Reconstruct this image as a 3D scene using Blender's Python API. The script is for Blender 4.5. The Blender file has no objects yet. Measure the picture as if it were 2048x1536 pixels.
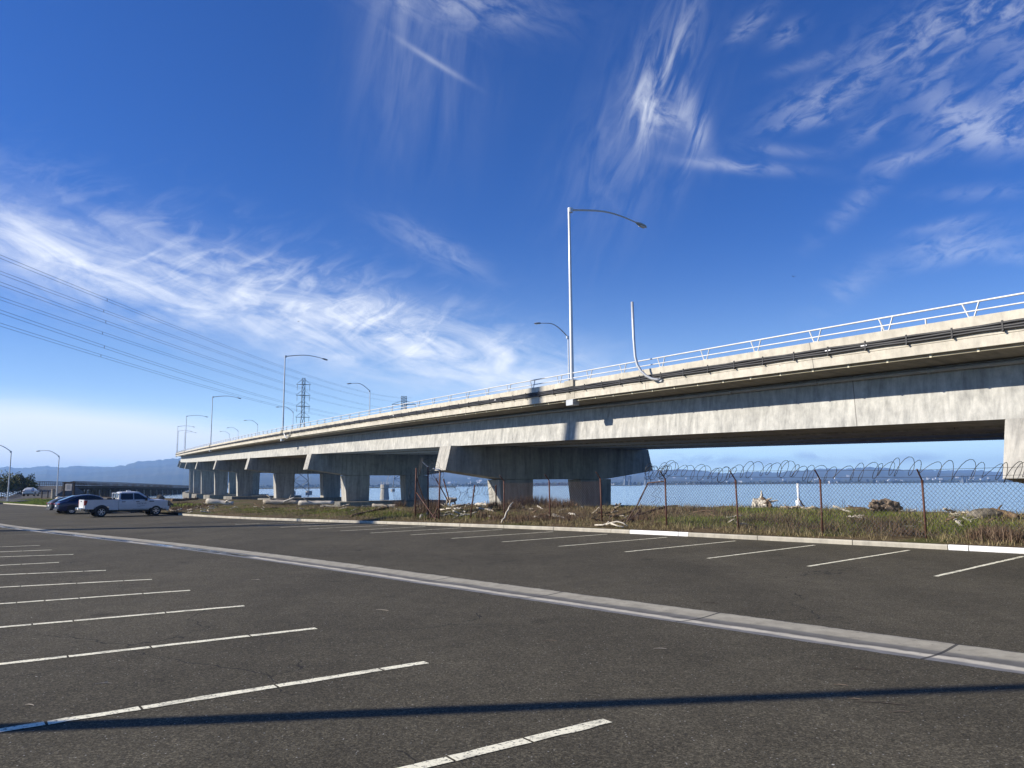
import bpy, math, random
import numpy as np
from mathutils import Vector, Matrix
R = math.radians
rng = random.Random(7)
nrng = np.random.default_rng(11)
scene = bpy.context.scene
COL = scene.collection

# ---------------------------------------------------------------- survey helpers (world metres, camera stands at 0,0,1.8)
CZ = 1.8
F = 1538.0
PIT, ROL = R(7.5), R(0.45)
FW = np.array([0, math.cos(PIT), math.sin(PIT)])
_u = np.array([0, -math.sin(PIT), math.cos(PIT)])
_r = np.array([1.0, 0, 0])
RT = _r*math.cos(ROL) - _u*math.sin(ROL)
UP = _u*math.cos(ROL) + _r*math.sin(ROL)
def ray(x, y):
    return FW + RT*(x-1024)/F + UP*(768-y)/F
def at_z(x, y, z):
    d = ray(x, y); return d*((z-CZ)/d[2]) + np.array([0, 0, CZ])
def at_y(x, y, Y):
    d = ray(x, y); return d*(Y/d[1]) + np.array([0, 0, CZ])
def proj(P):
    P = np.asarray(P, float) - np.array([0, 0, CZ]); z = P@FW
    return 1024+F*(P@RT)/z, 768-F*(P@UP)/z
# lot frame: u runs along the kerb away from us, w across towards the bay
A_ = np.array([math.cos(R(132.5)), math.sin(R(132.5))])
B_ = np.array([math.cos(R(42.5)), math.sin(R(42.5))])
KERB_W = 22.7
def sstep(a, b, x):
    t = np.clip((x-a)/(b-a), 0, 1); return t*t*(3-2*t)
def g_u(u):
    return -0.4*sstep(15.0, 60.0, u)
def uw(u, w):
    return A_*u + B_*w
def to_uw(p):
    p = np.asarray(p[:2]); return float(p@A_), float(p@B_)
def on_lot(x, y):
    z = 0.0
    for _ in range(12):
        p = at_z(x, y, z); z = float(g_u(to_uw(p)[0]))
    return p
PD = [-1, 0.0, 0.4, 2.0, 4.0, 6.0, 8.0, 9.5, 12, 15, 19, 26, 60]
PZ = [.1, .13, .18, .30, .52, .70, .72, .60, -.1, -1.0, -2.0, -2.6, -3.0]
def wob(u, d):
    return (np.sin(u*.9+d*1.3)*.5+np.sin(u*.37-d*.8+1)*.8+np.sin(u*2.1+d*2.7+2)*.35+np.sin(u*4.3-d*3.9)*.2)
def verge_z(u, d):
    k = 1 + 2.2*sstep(72, 100, u)
    low = sstep(30, 60, u)*.12 + sstep(64, 90, u)*.25
    z = np.interp(d/k, PD, PZ) - low*np.clip(d/4, 0, 1)
    return z + g_u(u) + wob(u, d)*.045*np.clip(d, 0, 1)
def on_verge(x, y, lo=0.3, hi=24):
    """first hit of the line of sight with the bank"""
    best = None
    dr = ray(x, y)
    for k in np.linspace(14, 190, 3500):
        p = dr*k + np.array([0, 0, CZ]); u, w = to_uw(p); d = w-KERB_W
        if d < lo: continue
        z = float(verge_z(u, d))
        if p[2] <= z: return np.array([p[0], p[1], z])
        e = p[2]-z
        if best is None or e < best[0]: best = (e, np.array([p[0], p[1], z]))
        if d > hi: break
    return best[1]

# ---------------------------------------------------------------- bridge alignment
BS = np.arange(-70, 421, 0.5)
_th = 2.1024508 - 0.00025044*BS - 0.00000064122*BS**2
_bx = np.cumsum(np.cos(_th)*.5); _by = np.cumsum(np.sin(_th)*.5)
_i0 = int(np.argmin(abs(BS)))
_bx += 3.0892-_bx[_i0]; _by += 40.3446-_by[_i0]
_bz = 5.4186+.02566*BS-.000045266*BS**2+.00000016723*BS**3 + CZ
def bpt(s, n=0.0, dz=0.0):
    th = float(np.interp(s, BS, _th))
    return np.array([np.interp(s, BS, _bx)+math.sin(th)*n, np.interp(s, BS, _by)-math.cos(th)*n, np.interp(s, BS, _bz)+dz])
def bframe(s):
    th = float(np.interp(s, BS, _th))
    return np.array([math.cos(th), math.sin(th), 0]), np.array([math.sin(th), -math.cos(th), 0])

# ---------------------------------------------------------------- mesh builder
class MB:
    def __init__(self): self.v = []; self.f = []; self.uv = None
    def add(self, vs, fs):
        o = len(self.v); self.v += [tuple(map(float, p)) for p in vs]; self.f += [tuple(i+o for i in q) for q in fs]
    def box(self, c, s, rz=0.0, rx=0.0, ry=0.0):
        m = Matrix.Rotation(rz, 3, 'Z')@Matrix.Rotation(ry, 3, 'Y')@Matrix.Rotation(rx, 3, 'X')
        vs = []
        for x in (-.5, .5):
            for y in (-.5, .5):
                for z in (-.5, .5):
                    vs.append(Vector(c)+m@Vector((x*s[0], y*s[1], z*s[2])))
        self.add(vs, [(0, 1, 3, 2), (4, 6, 7, 5), (0, 4, 5, 1), (2, 3, 7, 6), (0, 2, 6, 4), (1, 5, 7, 3)])
        return self
    def tube(self, pts, r, n=8, caps=True):
        pts = [Vector(p) for p in pts]
        if not hasattr(r, '__len__'): r = [r]*len(pts)
        rings = []
        prev = None
        for i, p in enumerate(pts):
            t = (pts[min(i+1, len(pts)-1)]-pts[max(i-1, 0)])
            if t.length < 1e-9: t = Vector((0, 0, 1))
            t.normalize()
            if prev is None:
                a = Vector((0, 0, 1)) if abs(t.z) < .9 else Vector((1, 0, 0))
                x = t.cross(a).normalized()
            else:
                x = (prev-t*prev.dot(t)).normalized()
            prev = x; y = t.cross(x)
            rings.append([p+(x*math.cos(2*math.pi*k/n)+y*math.sin(2*math.pi*k/n))*r[i] for k in range(n)])
        vs = [q for rg in rings for q in rg]; fs = []
        for i in range(len(pts)-1):
            for k in range(n):
                a, b = i*n+k, i*n+(k+1) % n
                fs.append((a, b, b+n, a+n))
        if caps:
            fs.append(tuple(range(n))[::-1]); fs.append(tuple(range((len(pts)-1)*n, len(pts)*n)))
        self.add(vs, fs); return self
    def prism(self, poly, o, ax, ay, az, t0, t1):
        """polygon in the plane (ax, ay) through o, extruded along az from t0 to t1"""
        o, ax, ay, az = map(lambda q: np.asarray(q, float), (o, ax, ay, az))
        n = len(poly)
        vs = [o+ax*p+ay*q+az*t0 for p, q in poly]+[o+ax*p+ay*q+az*t1 for p, q in poly]
        fs = [tuple(range(n))[::-1], tuple(range(n, 2*n))]+[(i, (i+1) % n, n+(i+1) % n, n+i) for i in range(n)]
        self.add(vs, fs); return self
    def grid(self, P):
        """P[i][j] points"""
        ni, nj = len(P), len(P[0])
        self.add([p for row in P for p in row], [(i*nj+j, (i+1)*nj+j, (i+1)*nj+j+1, i*nj+j+1) for i in range(ni-1) for j in range(nj-1)])
        return self
    def lathe(self, prof, c, n=16, axis='Z'):
        P = []
        for k in range(n+1):
            a = 2*math.pi*k/n; row = []
            for r, z in prof:
                q = (r*math.cos(a), r*math.sin(a), z)
                if axis == 'Y': q = (q[0], q[2], q[1])
                if axis == 'X': q = (q[2], q[0], q[1])
                row.append((c[0]+q[0], c[1]+q[1], c[2]+q[2]))
            P.append(row)
        return self.grid(P)
    def build(self, name, mat, parent=None, origin=None, smooth=False, bevel=0.0):
        me = bpy.data.meshes.new(name)
        me.from_pydata(self.v, [], self.f)
        o = bpy.data.objects.new(name, me); COL.objects.link(o)
        if origin is not None:
            me.transform(Matrix.Translation(-Vector(origin))); o.location = Vector(origin)
        if mat: me.materials.append(mat)
        if smooth:
            me.polygons.foreach_set('use_smooth', [True]*len(me.polygons))
        if self.uv is not None:
            l = me.uv_layers.new(name='UVMap')
            idx = np.zeros(len(me.loops), np.int32); me.loops.foreach_get('vertex_index', idx)
            l.data.foreach_set('uv', np.asarray(self.uv, np.float32)[idx].ravel())
        if bevel:
            b = o.modifiers.new('bevel', 'BEVEL'); b.width = bevel; b.segments = 2; b.limit_method = 'ANGLE'; b.angle_limit = R(35)
        if parent is not None:
            o.parent = parent
            if origin is None:
                o.matrix_parent_inverse = Matrix.Translation(-parent.location) if parent.rotation_euler.z == 0 else Matrix()
        me.update()
        return o
def fast_mesh(name, V, Fc, mat, parent=None):
    """V (n,3) array, Fc (m,k) array"""
    me = bpy.data.meshes.new(name)
    V = np.asarray(V, np.float32); Fc = np.asarray(Fc, np.int32); k = Fc.shape[1]
    me.vertices.add(len(V)); me.vertices.foreach_set('co', V.ravel())
    me.loops.add(Fc.size); me.loops.foreach_set('vertex_index', Fc.ravel())
    me.polygons.add(len(Fc)); me.polygons.foreach_set('loop_start', np.arange(0, Fc.size, k, dtype=np.int32))
    try: me.polygons.foreach_set('loop_total', np.full(len(Fc), k, np.int32))
    except Exception: pass
    me.update(calc_edges=True); me.validate()
    o = bpy.data.objects.new(name, me); COL.objects.link(o); me.materials.append(mat)
    if parent is not None: o.parent = parent
    return o
def tag(o, label=None, cat=None, group=None, kind=None):
    if label: o['label'] = label
    if cat: o['category'] = cat
    if group: o['group'] = group
    if kind: o['kind'] = kind
    return o
def empty(name, loc, rz=0.0, label=None, cat=None, group=None):
    o = bpy.data.objects.new(name, None); COL.objects.link(o); o.empty_display_size = .3
    o.location = Vector([float(q) for q in loc]); o.rotation_euler = (0, 0, rz)
    return tag(o, label, cat, group)
def copy_tree(o, parent=None):
    c = o.copy(); COL.objects.link(c)
    if parent is not None:
        c.parent = parent; c.matrix_parent_inverse = o.matrix_parent_inverse.copy()
    for ch in list(o.children): copy_tree(ch, c)
    return c

# ---------------------------------------------------------------- materials
class NT:
    def __init__(self, tree): self.t = tree; self.n = tree.nodes; self.l = tree.links
    def new(self, ty, **kw):
        nd = self.n.new(ty)
        for k, v in kw.items(): setattr(nd, k, v)
        return nd
    def link(self, a, b): self.l.new(a, b)
    def m(self, op, a, b=None, c=None, clamp=False):
        nd = self.new('ShaderNodeMath', operation=op); nd.use_clamp = clamp
        for i, v in enumerate((a, b, c)):
            if v is None: continue
            if isinstance(v, (int, float)): nd.inputs[i].default_value = v
            else: self.link(v, nd.inputs[i])
        return nd.outputs[0]
    def noise(self, vec, scale, detail=4, rough=.55, dist=0.0, dim='3D'):
        nd = self.new('ShaderNodeTexNoise', noise_dimensions=dim)
        if vec is not None: self.link(vec, nd.inputs['Vector'])
        nd.inputs['Scale'].default_value = scale; nd.inputs['Detail'].default_value = detail
        nd.inputs['Roughness'].default_value = rough; nd.inputs['Distortion'].default_value = dist
        return nd.outputs[0]
    def ramp(self, fac, stops):
        nd = self.new('ShaderNodeValToRGB'); self.link(fac, nd.inputs[0])
        e = nd.color_ramp.elements
        while len(e) > 1: e.remove(e[-1])
        for i, (p, c) in enumerate(stops):
            q = e[0] if i == 0 else e.new(p)
            q.position = p; c = (c, c, c) if isinstance(c, (int, float)) else c
            q.color = (*c, 1)
        return nd.outputs[0]
    def mix(self, fac, a, b, ty='MIX'):
        nd = self.new('ShaderNodeMix', data_type='RGBA', blend_type=ty)
        for i, v in ((0, fac), (6, a), (7, b)):
            if isinstance(v, (int, float)): nd.inputs[i].default_value = v
            elif isinstance(v, tuple): nd.inputs[i].default_value = (*v, 1)
            else: self.link(v, nd.inputs[i])
        return nd.outputs[2]
    def scale(self, vec, s, rot=(0, 0, 0)):
        nd = self.new('ShaderNodeMapping'); self.link(vec, nd.inputs[0])
        nd.inputs['Scale'].default_value = s; nd.inputs['Rotation'].default_value = rot
        return nd.outputs[0]
    def coord(self, which='Object'): return self.new('ShaderNodeTexCoord').outputs[which]
    def bump(self, h, strength, dist, bsdf):
        b = self.new('ShaderNodeBump'); b.inputs['Strength'].default_value = strength; b.inputs['Distance'].default_value = dist
        self.link(h, b.inputs['Height']); self.link(b.outputs[0], bsdf.inputs['Normal'])
def material(name):
    m = bpy.data.materials.new(name); m.use_nodes = True
    t = NT(m.node_tree); b = [q for q in t.n if q.type == 'BSDF_PRINCIPLED'][0]
    return m, t, b
def simple(name, col, rough=.6, metal=0.0, var=.15, scale=3.0, bump=0.0, coat=0.0, spec=None):
    m, t, b = material(name)
    c = t.coord()
    n = t.noise(c, scale, 5, .6)
    lo = tuple(q*(1-var) for q in col); hi = tuple(min(1, q*(1+var)) for q in col)
    t.link(t.ramp(n, [(.3, lo), (.7, hi)]), b.inputs['Base Color'])
    b.inputs['Roughness'].default_value = rough; b.inputs['Metallic'].default_value = metal
    if coat: b.inputs['Coat Weight'].default_value = coat; b.inputs['Coat Roughness'].default_value = .06
    if spec is not None: b.inputs['Specular IOR Level'].default_value = spec
    if bump: t.bump(t.noise(c, scale*6, 6, .6), bump, .02, b)
    return m
M = {}
# -- asphalt
def asphalt(name, base):
    m, t, b = material(name); c = t.coord()
    big = t.noise(c, .22, 5, .6)
    mid = t.noise(c, 2.3, 5, .65)
    fine = t.noise(c, 75, 3, .7)
    col = t.ramp(fine, [(.28, tuple(q*.35 for q in base)), (.5, base), (.66, tuple(q*1.5 for q in base)), (.8, tuple(q*3.2 for q in base))])
    col = t.mix(1.0, col, t.ramp(big, [(.3, .78), (.7, 1.2)]), 'MULTIPLY')
    col = t.mix(1.0, col, t.ramp(mid, [(.3, .86), (.7, 1.14)]), 'MULTIPLY')
    va = t.new('ShaderNodeTexVoronoi'); t.link(c, va.inputs['Vector']); va.inputs['Scale'].default_value = 62
    sa_ = t.new('ShaderNodeSeparateColor'); t.link(va.outputs['Color'], sa_.inputs[0])
    col = t.mix(1.0, col, t.ramp(sa_.outputs[0], [(0, .55), (.45, .88), (.8, 1.22), (1.0, 1.75)]), 'MULTIPLY')
    # worn wheel tracks, oil drips and faint sealed cracks
    tr = t.noise(t.scale(c, (.9, .16, 1), (0, 0, R(-42))), .55, 4, .6)
    col = t.mix(1.0, col, t.ramp(tr, [(.32, .86), (.5, 1.0), (.68, 1.10)]), 'MULTIPLY')
    oil = t.noise(c, .75, 3, .5, .4)
    col = t.mix(1.0, col, t.ramp(oil, [(.0, 1.0), (.66, 1.0), (.74, .62)]), 'MULTIPLY')
    ck = t.new('ShaderNodeTexVoronoi', feature='DISTANCE_TO_EDGE'); wv_ = t.new('ShaderNodeVectorMath', operation='ADD'); t.link(c, wv_.inputs[0])
    nz = t.new('ShaderNodeTexNoise'); t.link(c, nz.inputs['Vector']); nz.inputs['Scale'].default_value = .9; nz.inputs['Detail'].default_value = 5
    t.link(nz.outputs['Color'], wv_.inputs[1]); t.link(wv_.outputs[0], ck.inputs['Vector']); ck.inputs['Scale'].default_value = .16
    crk = t.m('MULTIPLY', t.m('LESS_THAN', ck.outputs['Distance'], .0016), t.m('GREATER_THAN', t.noise(c, .35, 2, .5), .52))
    col = t.mix(t.m('MULTIPLY', crk, .7), col, (.012, .012, .012))
    # pale stones showing in the mat
    vo = t.new('ShaderNodeTexVoronoi'); t.link(c, vo.inputs['Vector']); vo.inputs['Scale'].default_value = 26
    sep = t.new('ShaderNodeSeparateColor'); t.link(vo.outputs['Color'], sep.inputs[0])
    chip = t.m('MULTIPLY', t.m('LESS_THAN', vo.outputs['Distance'], .17), t.m('GREATER_THAN', sep.outputs[0], .86))
    col = t.mix(chip, col, (.30, .29, .26))
    vo2 = t.new('ShaderNodeTexVoronoi'); t.link(c, vo2.inputs['Vector']); vo2.inputs['Scale'].default_value = 3.2
    sep2 = t.new('ShaderNodeSeparateColor'); t.link(vo2.outputs['Color'], sep2.inputs[0])
    chip2 = t.m('MULTIPLY', t.m('LESS_THAN', vo2.outputs['Distance'], .032), t.m('GREATER_THAN', sep2.outputs[1], .72))
    col = t.mix(chip2, col, (.55, .53, .46))
    t.link(col, b.inputs['Base Color']); b.inputs['Roughness'].default_value = .92
    b.inputs['Specular IOR Level'].default_value = .18
    t.bump(t.m('ADD', fine, t.m('MULTIPLY', t.noise(c, 22, 3, .6), .8)), .55, .012, b)
    return m
M['asphalt'] = asphalt('asphalt', (.079, .0695, .048))
M['asphalt_old'] = asphalt('asphalt_path', (.085, .08, .072))
# -- concretes
def concrete(name, base, streak=.3, uvmode=False, joint=0.0, rough=.85):
    m, t, b = material(name); c = t.coord('UV' if uvmode else 'Object')
    cc = t.scale(c, (1, 1, 1))
    n1 = t.noise(cc, .55, 6, .62, .6); n2 = t.noise(cc, 3.1, 6, .65); n3 = t.noise(cc, 22, 4, .6)
    st = t.noise(t.scale(c, (2.0, .5, 1) if uvmode else (1.5, 1.5, .15), (0, 0, .35) if uvmode else (0, 0, 0)), 1.6, 6, .7, .3)
    col = t.ramp(n1, [(.25, tuple(q*.80 for q in base)), (.5, base), (.78, tuple(q*1.12 for q in base))])
    col = t.mix(1.0, col, t.ramp(n2, [(.3, .86), (.7, 1.12)]), 'MULTIPLY')
    col = t.mix(1.0, col, t.ramp(st, [(.32, (1-streak, 1-streak*.98, 1-streak*.94)), (.62, (1.06, 1.06, 1.06))]), 'MULTIPLY')
    if uvmode:
        # pour joints and form ties at regular stations
        sp = t.new('ShaderNodeSeparateXYZ'); t.link(c, sp.inputs[0])
        fr = t.m('FRACT', t.m('DIVIDE', t.m('ADD', sp.outputs[0], t.m('MULTIPLY', sp.outputs[1], .12)), joint))
        j = t.m('LESS_THAN', fr, .035/joint)
        col = t.mix(t.m('MULTIPLY', j, .75), col, (.12, .11, .10))
        vo = t.new('ShaderNodeTexVoronoi'); t.link(c, vo.inputs['Vector']); vo.inputs['Scale'].default_value = .9
        pit = t.m('LESS_THAN', vo.outputs['Distance'], .04)
        col = t.mix(t.m('MULTIPLY', pit, .6), col, (.14, .13, .12))
    t.link(col, b.inputs['Base Color']); b.inputs['Roughness'].default_value = rough
    b.inputs['Specular IOR Level'].default_value = .25
    t.bump(t.m('ADD', n2, t.m('MULTIPLY', n3, .4)), .25, .02, b)
    return m
M['girder'] = concrete('girder_concrete', (.47, .462, .43), .40, True, 18.3)
M['parapet'] = concrete('parapet_concrete', (.53, .49, .405), .16, True, 9.15)
M['pier'] = concrete('pier_concrete', (.43, .412, .37), .46)
M['footing'] = concrete('footing_concrete', (.27, .25, .21), .4)
M['soffit'] = concrete('brown_overhang_concrete', (.26, .235, .19), .3, True, 18.3)  # darker and browner than the girder, for the underside of the overhang
M['kerb'] = concrete('kerb_concrete', (.44, .405, .33), .25)
M['kerb_white'] = simple('kerb_white_paint', (.78, .77, .74), .6, 0, .12, 5, .15)
# -- paint lines
def paint(name, col):
    m, t, b = material(name); c = t.coord()
    n = t.noise(c, 30, 5, .75); k = t.noise(c, 4, 4, .6)
    fac = t.m('MULTIPLY', t.ramp(n, [(.36, 0.0), (.47, 1.0)]), t.ramp(k, [(.30, .5), (.48, 1.0)]))
    t.link(t.mix(fac, (.07, .066, .058), col), b.inputs['Base Color']); b.inputs['Roughness'].default_value = .75
    return m
M['line'] = paint('parking_line_paint', (.90, .85, .63))
# -- gutter
m, t, b = material('valley_gutter_concrete'); uvc = t.coord('UV'); oc = t.coord()
sp = t.new('ShaderNodeSeparateXYZ'); t.link(uvc, sp.inputs[0])
wv = t.m('ADD', sp.outputs[1], t.m('MULTIPLY', t.m('SUBTRACT', t.noise(t.scale(oc, (1, 1, 1)), .8, 6, .65), .5), .30))
n2 = t.noise(oc, 4, 6, .65)
col = t.ramp(wv, [(.0, (.20, .20, .20)), (.15, (.20, .197, .19)), (.22, (.55, .505, .40)), (.33, (.57, .525, .42)), (.40, (.12, .115, .105)), (.57, (.17, .163, .145)), (.64, (.33, .305, .24)), (.9, (.36, .335, .265)), (1.0, (.26, .24, .195))])
col = t.mix(1.0, col, t.ramp(n2, [(.3, .75), (.7, 1.15)]), 'MULTIPLY')
jf = t.m('FRACT', t.m('DIVIDE', sp.outputs[0], 3.05))
col = t.mix(t.m('MULTIPLY', t.m('LESS_THAN', jf, .013), .85), col, (.03, .03, .03))
# standing water along the flow line, further down the lot
wet = t.m('MULTIPLY', t.m('MULTIPLY', t.ramp(sp.outputs[1], [(.12, 0.0), (.24, 1.0), (.46, 1.0), (.58, 0.0)]), t.ramp(t.noise(oc, .35, 4, .6), [(.40, 0.0), (.5, 1.0)])),
          t.m('GREATER_THAN', sp.outputs[0], 90.0))
col = t.mix(wet, col, (.03, .03, .03))
ed = t.m('ADD', t.m('ABSOLUTE', t.m('SUBTRACT', sp.outputs[1], .5)), t.m('MULTIPLY', t.noise(oc, 3.2, 6, .7), .11))
col = t.mix(t.m('GREATER_THAN', ed, .528), col, (.055, .05, .04))
col = t.mix(t.ramp(t.noise(oc, 9, 5, .7), [(.60, 0.0), (.68, .55)]), col, (.10, .09, .075))
t.link(col, b.inputs['Base Color']); t.link(t.m('SUBTRACT', .85, t.m('MULTIPLY', wet, .80)), b.inputs['Roughness'])
b.inputs['Specular IOR Level'].default_value = .25
M['gutter'] = m
# -- bank soil
m, t, b = material('bank_soil'); c = t.coord()
n1 = t.noise(c, .28, 5, .6, .4); n2 = t.noise(c, 2.6, 6, .7); n3 = t.noise(c, 14, 5, .7)
brown = t.ramp(n2, [(.25, (.05, .036, .022)), (.5, (.13, .095, .055)), (.75, (.24, .185, .11))])
green = t.ramp(n3, [(.3, (.035, .05, .012)), (.7, (.11, .14, .03))])
col = t.mix(t.ramp(n1, [(.50, 0.0), (.62, .6)]), brown, green)
col = t.mix(1.0, col, t.ramp(n3, [(.3, .6), (.7, 1.3)]), 'MULTIPLY')
t.link(col, b.inputs['Base Color']); b.inputs['Roughness'].default_value = 1.0; b.inputs['Specular IOR Level'].default_value = .1
t.bump(t.m('ADD', n3, n2), 1.0, .06, b)
M['bank'] = m
# -- water
m, t, b = material('bay_water'); c = t.coord()
b.inputs['Base Color'].default_value = (.17, .25, .33, 1); b.inputs['Roughness'].default_value = .10; b.inputs['IOR'].default_value = 1.33
w1 = t.noise(t.scale(c, (.55, 1.2, 1)), 1.1, 5, .6); w2 = t.noise(t.scale(c, (.12, .4, 1)), .6, 4, .6)
t.bump(t.m('ADD', w1, t.m('MULTIPLY', w2, 1.5)), .14, .35, b)
M['water'] = m
# -- metals & co
M['galv'] = simple('galvanised_steel', (.56, .57, .57), .42, .35, .1, 2, 0)
M['rail'] = simple('white_rail_paint', (.62, .62, .60), .5, .1, .14, 2)
M['lamp_head'] = simple('lamp_head_grey', (.33, .34, .33), .45, .3, .1, 4)
M['black'] = simple('black_plastic_duct', (.022, .022, .024), .55, 0, .3, 2)
M['pipe'] = simple('grey_drain_pipe', (.30, .30, .29), .5, .1, .15, 2)
M['yellow_pipe'] = simple('pale_conduit', (.55, .50, .36), .5, .2, .15, 2)
def rusty(name, a, bcol, thr=.5):
    m, t, b = material(name); c = t.coord()
    n = t.noise(c, 5, 6, .7); k = t.noise(c, 40, 4, .6)
    col = t.mix(t.ramp(n, [(thr-.06, 0.0), (thr+.08, 1.0)]), a, bcol)
    t.link(t.mix(1.0, col, t.ramp(k, [(.3, .7), (.7, 1.2)]), 'MULTIPLY'), b.inputs['Base Color'])
    b.inputs['Roughness'].default_value = .75; b.inputs['Metallic'].default_value = .15
    return m
M['rust_post'] = rusty('rusty_fence_post', (.105, .042, .028), (.30, .24, .20), .62)
M['rust_mesh'] = rusty('rusty_chain_link', (.10, .05, .035), (.10, .08, .07), .52)
M['mesh_grey'] = rusty('weathered_chain_link', (.06, .048, .042), (.09, .09, .09), .45)
M['wire'] = simple('razor_wire_steel', (.045, .043, .042), .6, .3, .3, 6)
M['tower'] = simple('tower_galvanised', (.16, .18, .19), .6, .3, .15, 1)
M['cable'] = simple('power_cable', (.10, .105, .11), .6, .2, .1, 1)
def wood(name, base, dark):
    m, t, b = material(name); c = t.coord()
    g = t.noise(t.scale(c, (1.2, 9, 9)), 2.5, 6, .7, .8); n = t.noise(c, 1.5, 4, .6)
    col = t.ramp(g, [(.28, dark), (.5, base), (.75, tuple(min(1, q*1.25) for q in base))])
    t.link(t.mix(1.0, col, t.ramp(n, [(.3, .75), (.7, 1.15)]), 'MULTIPLY'), b.inputs['Base Color'])
    b.inputs['Roughness'].default_value = .9; b.inputs['Specular IOR Level'].default_value = .15
    t.bump(g, .6, .03, b)
    return m
M['drift'] = wood('bleached_driftwood', (.42, .37, .30), (.12, .09, .06))
M['drift_pale'] = wood('white_driftwood', (.60, .55, .46), (.25, .20, .15))
M['drift_brown'] = wood('brown_driftwood', (.20, .135, .085), (.05, .035, .022))
M['timber'] = wood('old_pier_timber', (.085, .07, .058), (.03, .025, .02))
M['drift_mid'] = wood('grooved_root_wood', (.25, .19, .14), (.06, .045, .03))
M['rock'] = simple('shore_rock', (.17, .15, .12), .95, 0, .75, 7, .6)
M['riprap'] = simple('riprap_rock', (.10, .09, .075), .95, 0, .5, 2.0, .6)
def leafy(name, cols):
    m, t, b = material(name)
    oi = t.new('ShaderNodeNewGeometry')
    col = t.ramp(oi.outputs['Random Per Island'], [(i/(len(cols)-1), q) for i, q in enumerate(cols)])
    t.link(col, b.inputs['Base Color']); b.inputs['Roughness'].default_value = .9; b.inputs['Specular IOR Level'].default_value = .15
    return m
M['grass_dry'] = leafy('dry_grass_blades', [(.09, .064, .034), (.22, .165, .09), (.42, .34, .19), (.15, .14, .05), (.13, .095, .052)])
M['grass_green'] = leafy('green_grass_blades', [(.06, .09, .012), (.14, .18, .03), (.21, .24, .05), (.15, .15, .045)])
M['grass_lawn'] = leafy('lawn_grass_blades', [(.13, .19, .025), (.22, .29, .04), (.30, .35, .06), (.18, .20, .05)])
M['brush'] = leafy('dead_brush_twigs', [(.065, .042, .028), (.15, .095, .06), (.23, .165, .11), (.10, .062, .042)])
M['shrub'] = leafy('shrub_leaves', [(.05, .065, .022), (.12, .135, .045), (.20, .18, .07), (.08, .09, .035)])
M['ivory'] = simple('marker_white_paint', (.80, .80, .78), .5, 0, .06, 3)
M['sign_board'] = simple('sign_board_face', (.62, .55, .48), .6, 0, .1, 3)
M['text'] = simple('dark_lettering', (.02, .025, .05), .5, 0, .05, 3)
M['bird'] = simple('dark_feathers', (.04, .04, .05), .8, 0, .2, 9)
M['gull'] = simple('gull_feathers', (.72, .72, .72), .8, 0, .1, 9)
# vehicles
def carpaint(name, col, rough=.28, metal=0.0):
    m, t, b = material(name); b.inputs['Base Color'].default_value = (*col, 1)
    b.inputs['Roughness'].default_value = rough; b.inputs['Metallic'].default_value = metal
    b.inputs['Coat Weight'].default_value = .35; b.inputs['Coat Roughness'].default_value = .05
    n = t.noise(t.coord(), 2.0, 4, .6); t.link(t.ramp(n, [(.3, tuple(q*.9 for q in col)), (.7, col)]), b.inputs['Base Color'])
    return m
M['white_paint'] = carpaint('white_vehicle_paint', (.66, .66, .66), .35)
M['blue_paint'] = carpaint('deep_blue_vehicle_paint', (.006, .014, .060), .30, .2)
M['grey_paint'] = carpaint('dark_grey_vehicle_paint', (.03, .033, .036), .45, .1)
M['glass'] = simple('tinted_vehicle_glass', (.012, .014, .017), .06, 0, .05, 1, 0, .5)
M['tyre'] = simple('tyre_rubber', (.014, .014, .014), .8, 0, .2, 6)
M['rim'] = simple('alloy_wheel', (.62, .63, .64), .3, .7, .05, 4)
M['red_lamp'] = simple('tail_lamp_lens', (.33, .012, .012), .18, 0, .2, 5, 0, .5)
M['chrome'] = simple('chrome_trim', (.78, .78, .78), .12, .95, .03, 2)
M['trim'] = simple('black_trim', (.018, .018, .02), .6, 0, .1, 4)
M['lens'] = simple('lamp_lens_clear', (.70, .70, .70), .12, 0, .05, 4)
M['plate'] = simple('number_plate', (.7, .7, .7), .5, 0, .05, 4)
M['build_white'] = simple('pale_building_wall', (.62, .60, .56), .8, 0, .08, .02)
M['build_roof'] = simple('building_roof', (.25, .24, .23), .8, 0, .15, .02)
def hillmat(name, lo, hi, sc):
    m, t, b = material(name); c = t.coord()
    n = t.noise(c, sc, 8, .62, .5); n2 = t.noise(c, sc*7, 6, .65)
    col = t.ramp(n, [(.35, lo), (.62, hi)])
    t.link(t.mix(1.0, col, t.ramp(n2, [(.3, .65), (.7, 1.3)]), 'MULTIPLY'), b.inputs['Base Color'])
    b.inputs['Roughness'].default_value = 1.0; b.inputs['Specular IOR Level'].default_value = 0.05
    return m
M['hill'] = hillmat('wooded_hillside', (.028, .038, .022), (.085, .08, .045), .0011)
M['shore'] = hillmat('far_shore_flats', (.035, .045, .022), (.10, .09, .055), .006)
M['far_wood'] = leafy('far_woods', [(.018, .026, .012), (.04, .05, .022), (.06, .065, .03)])

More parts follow.
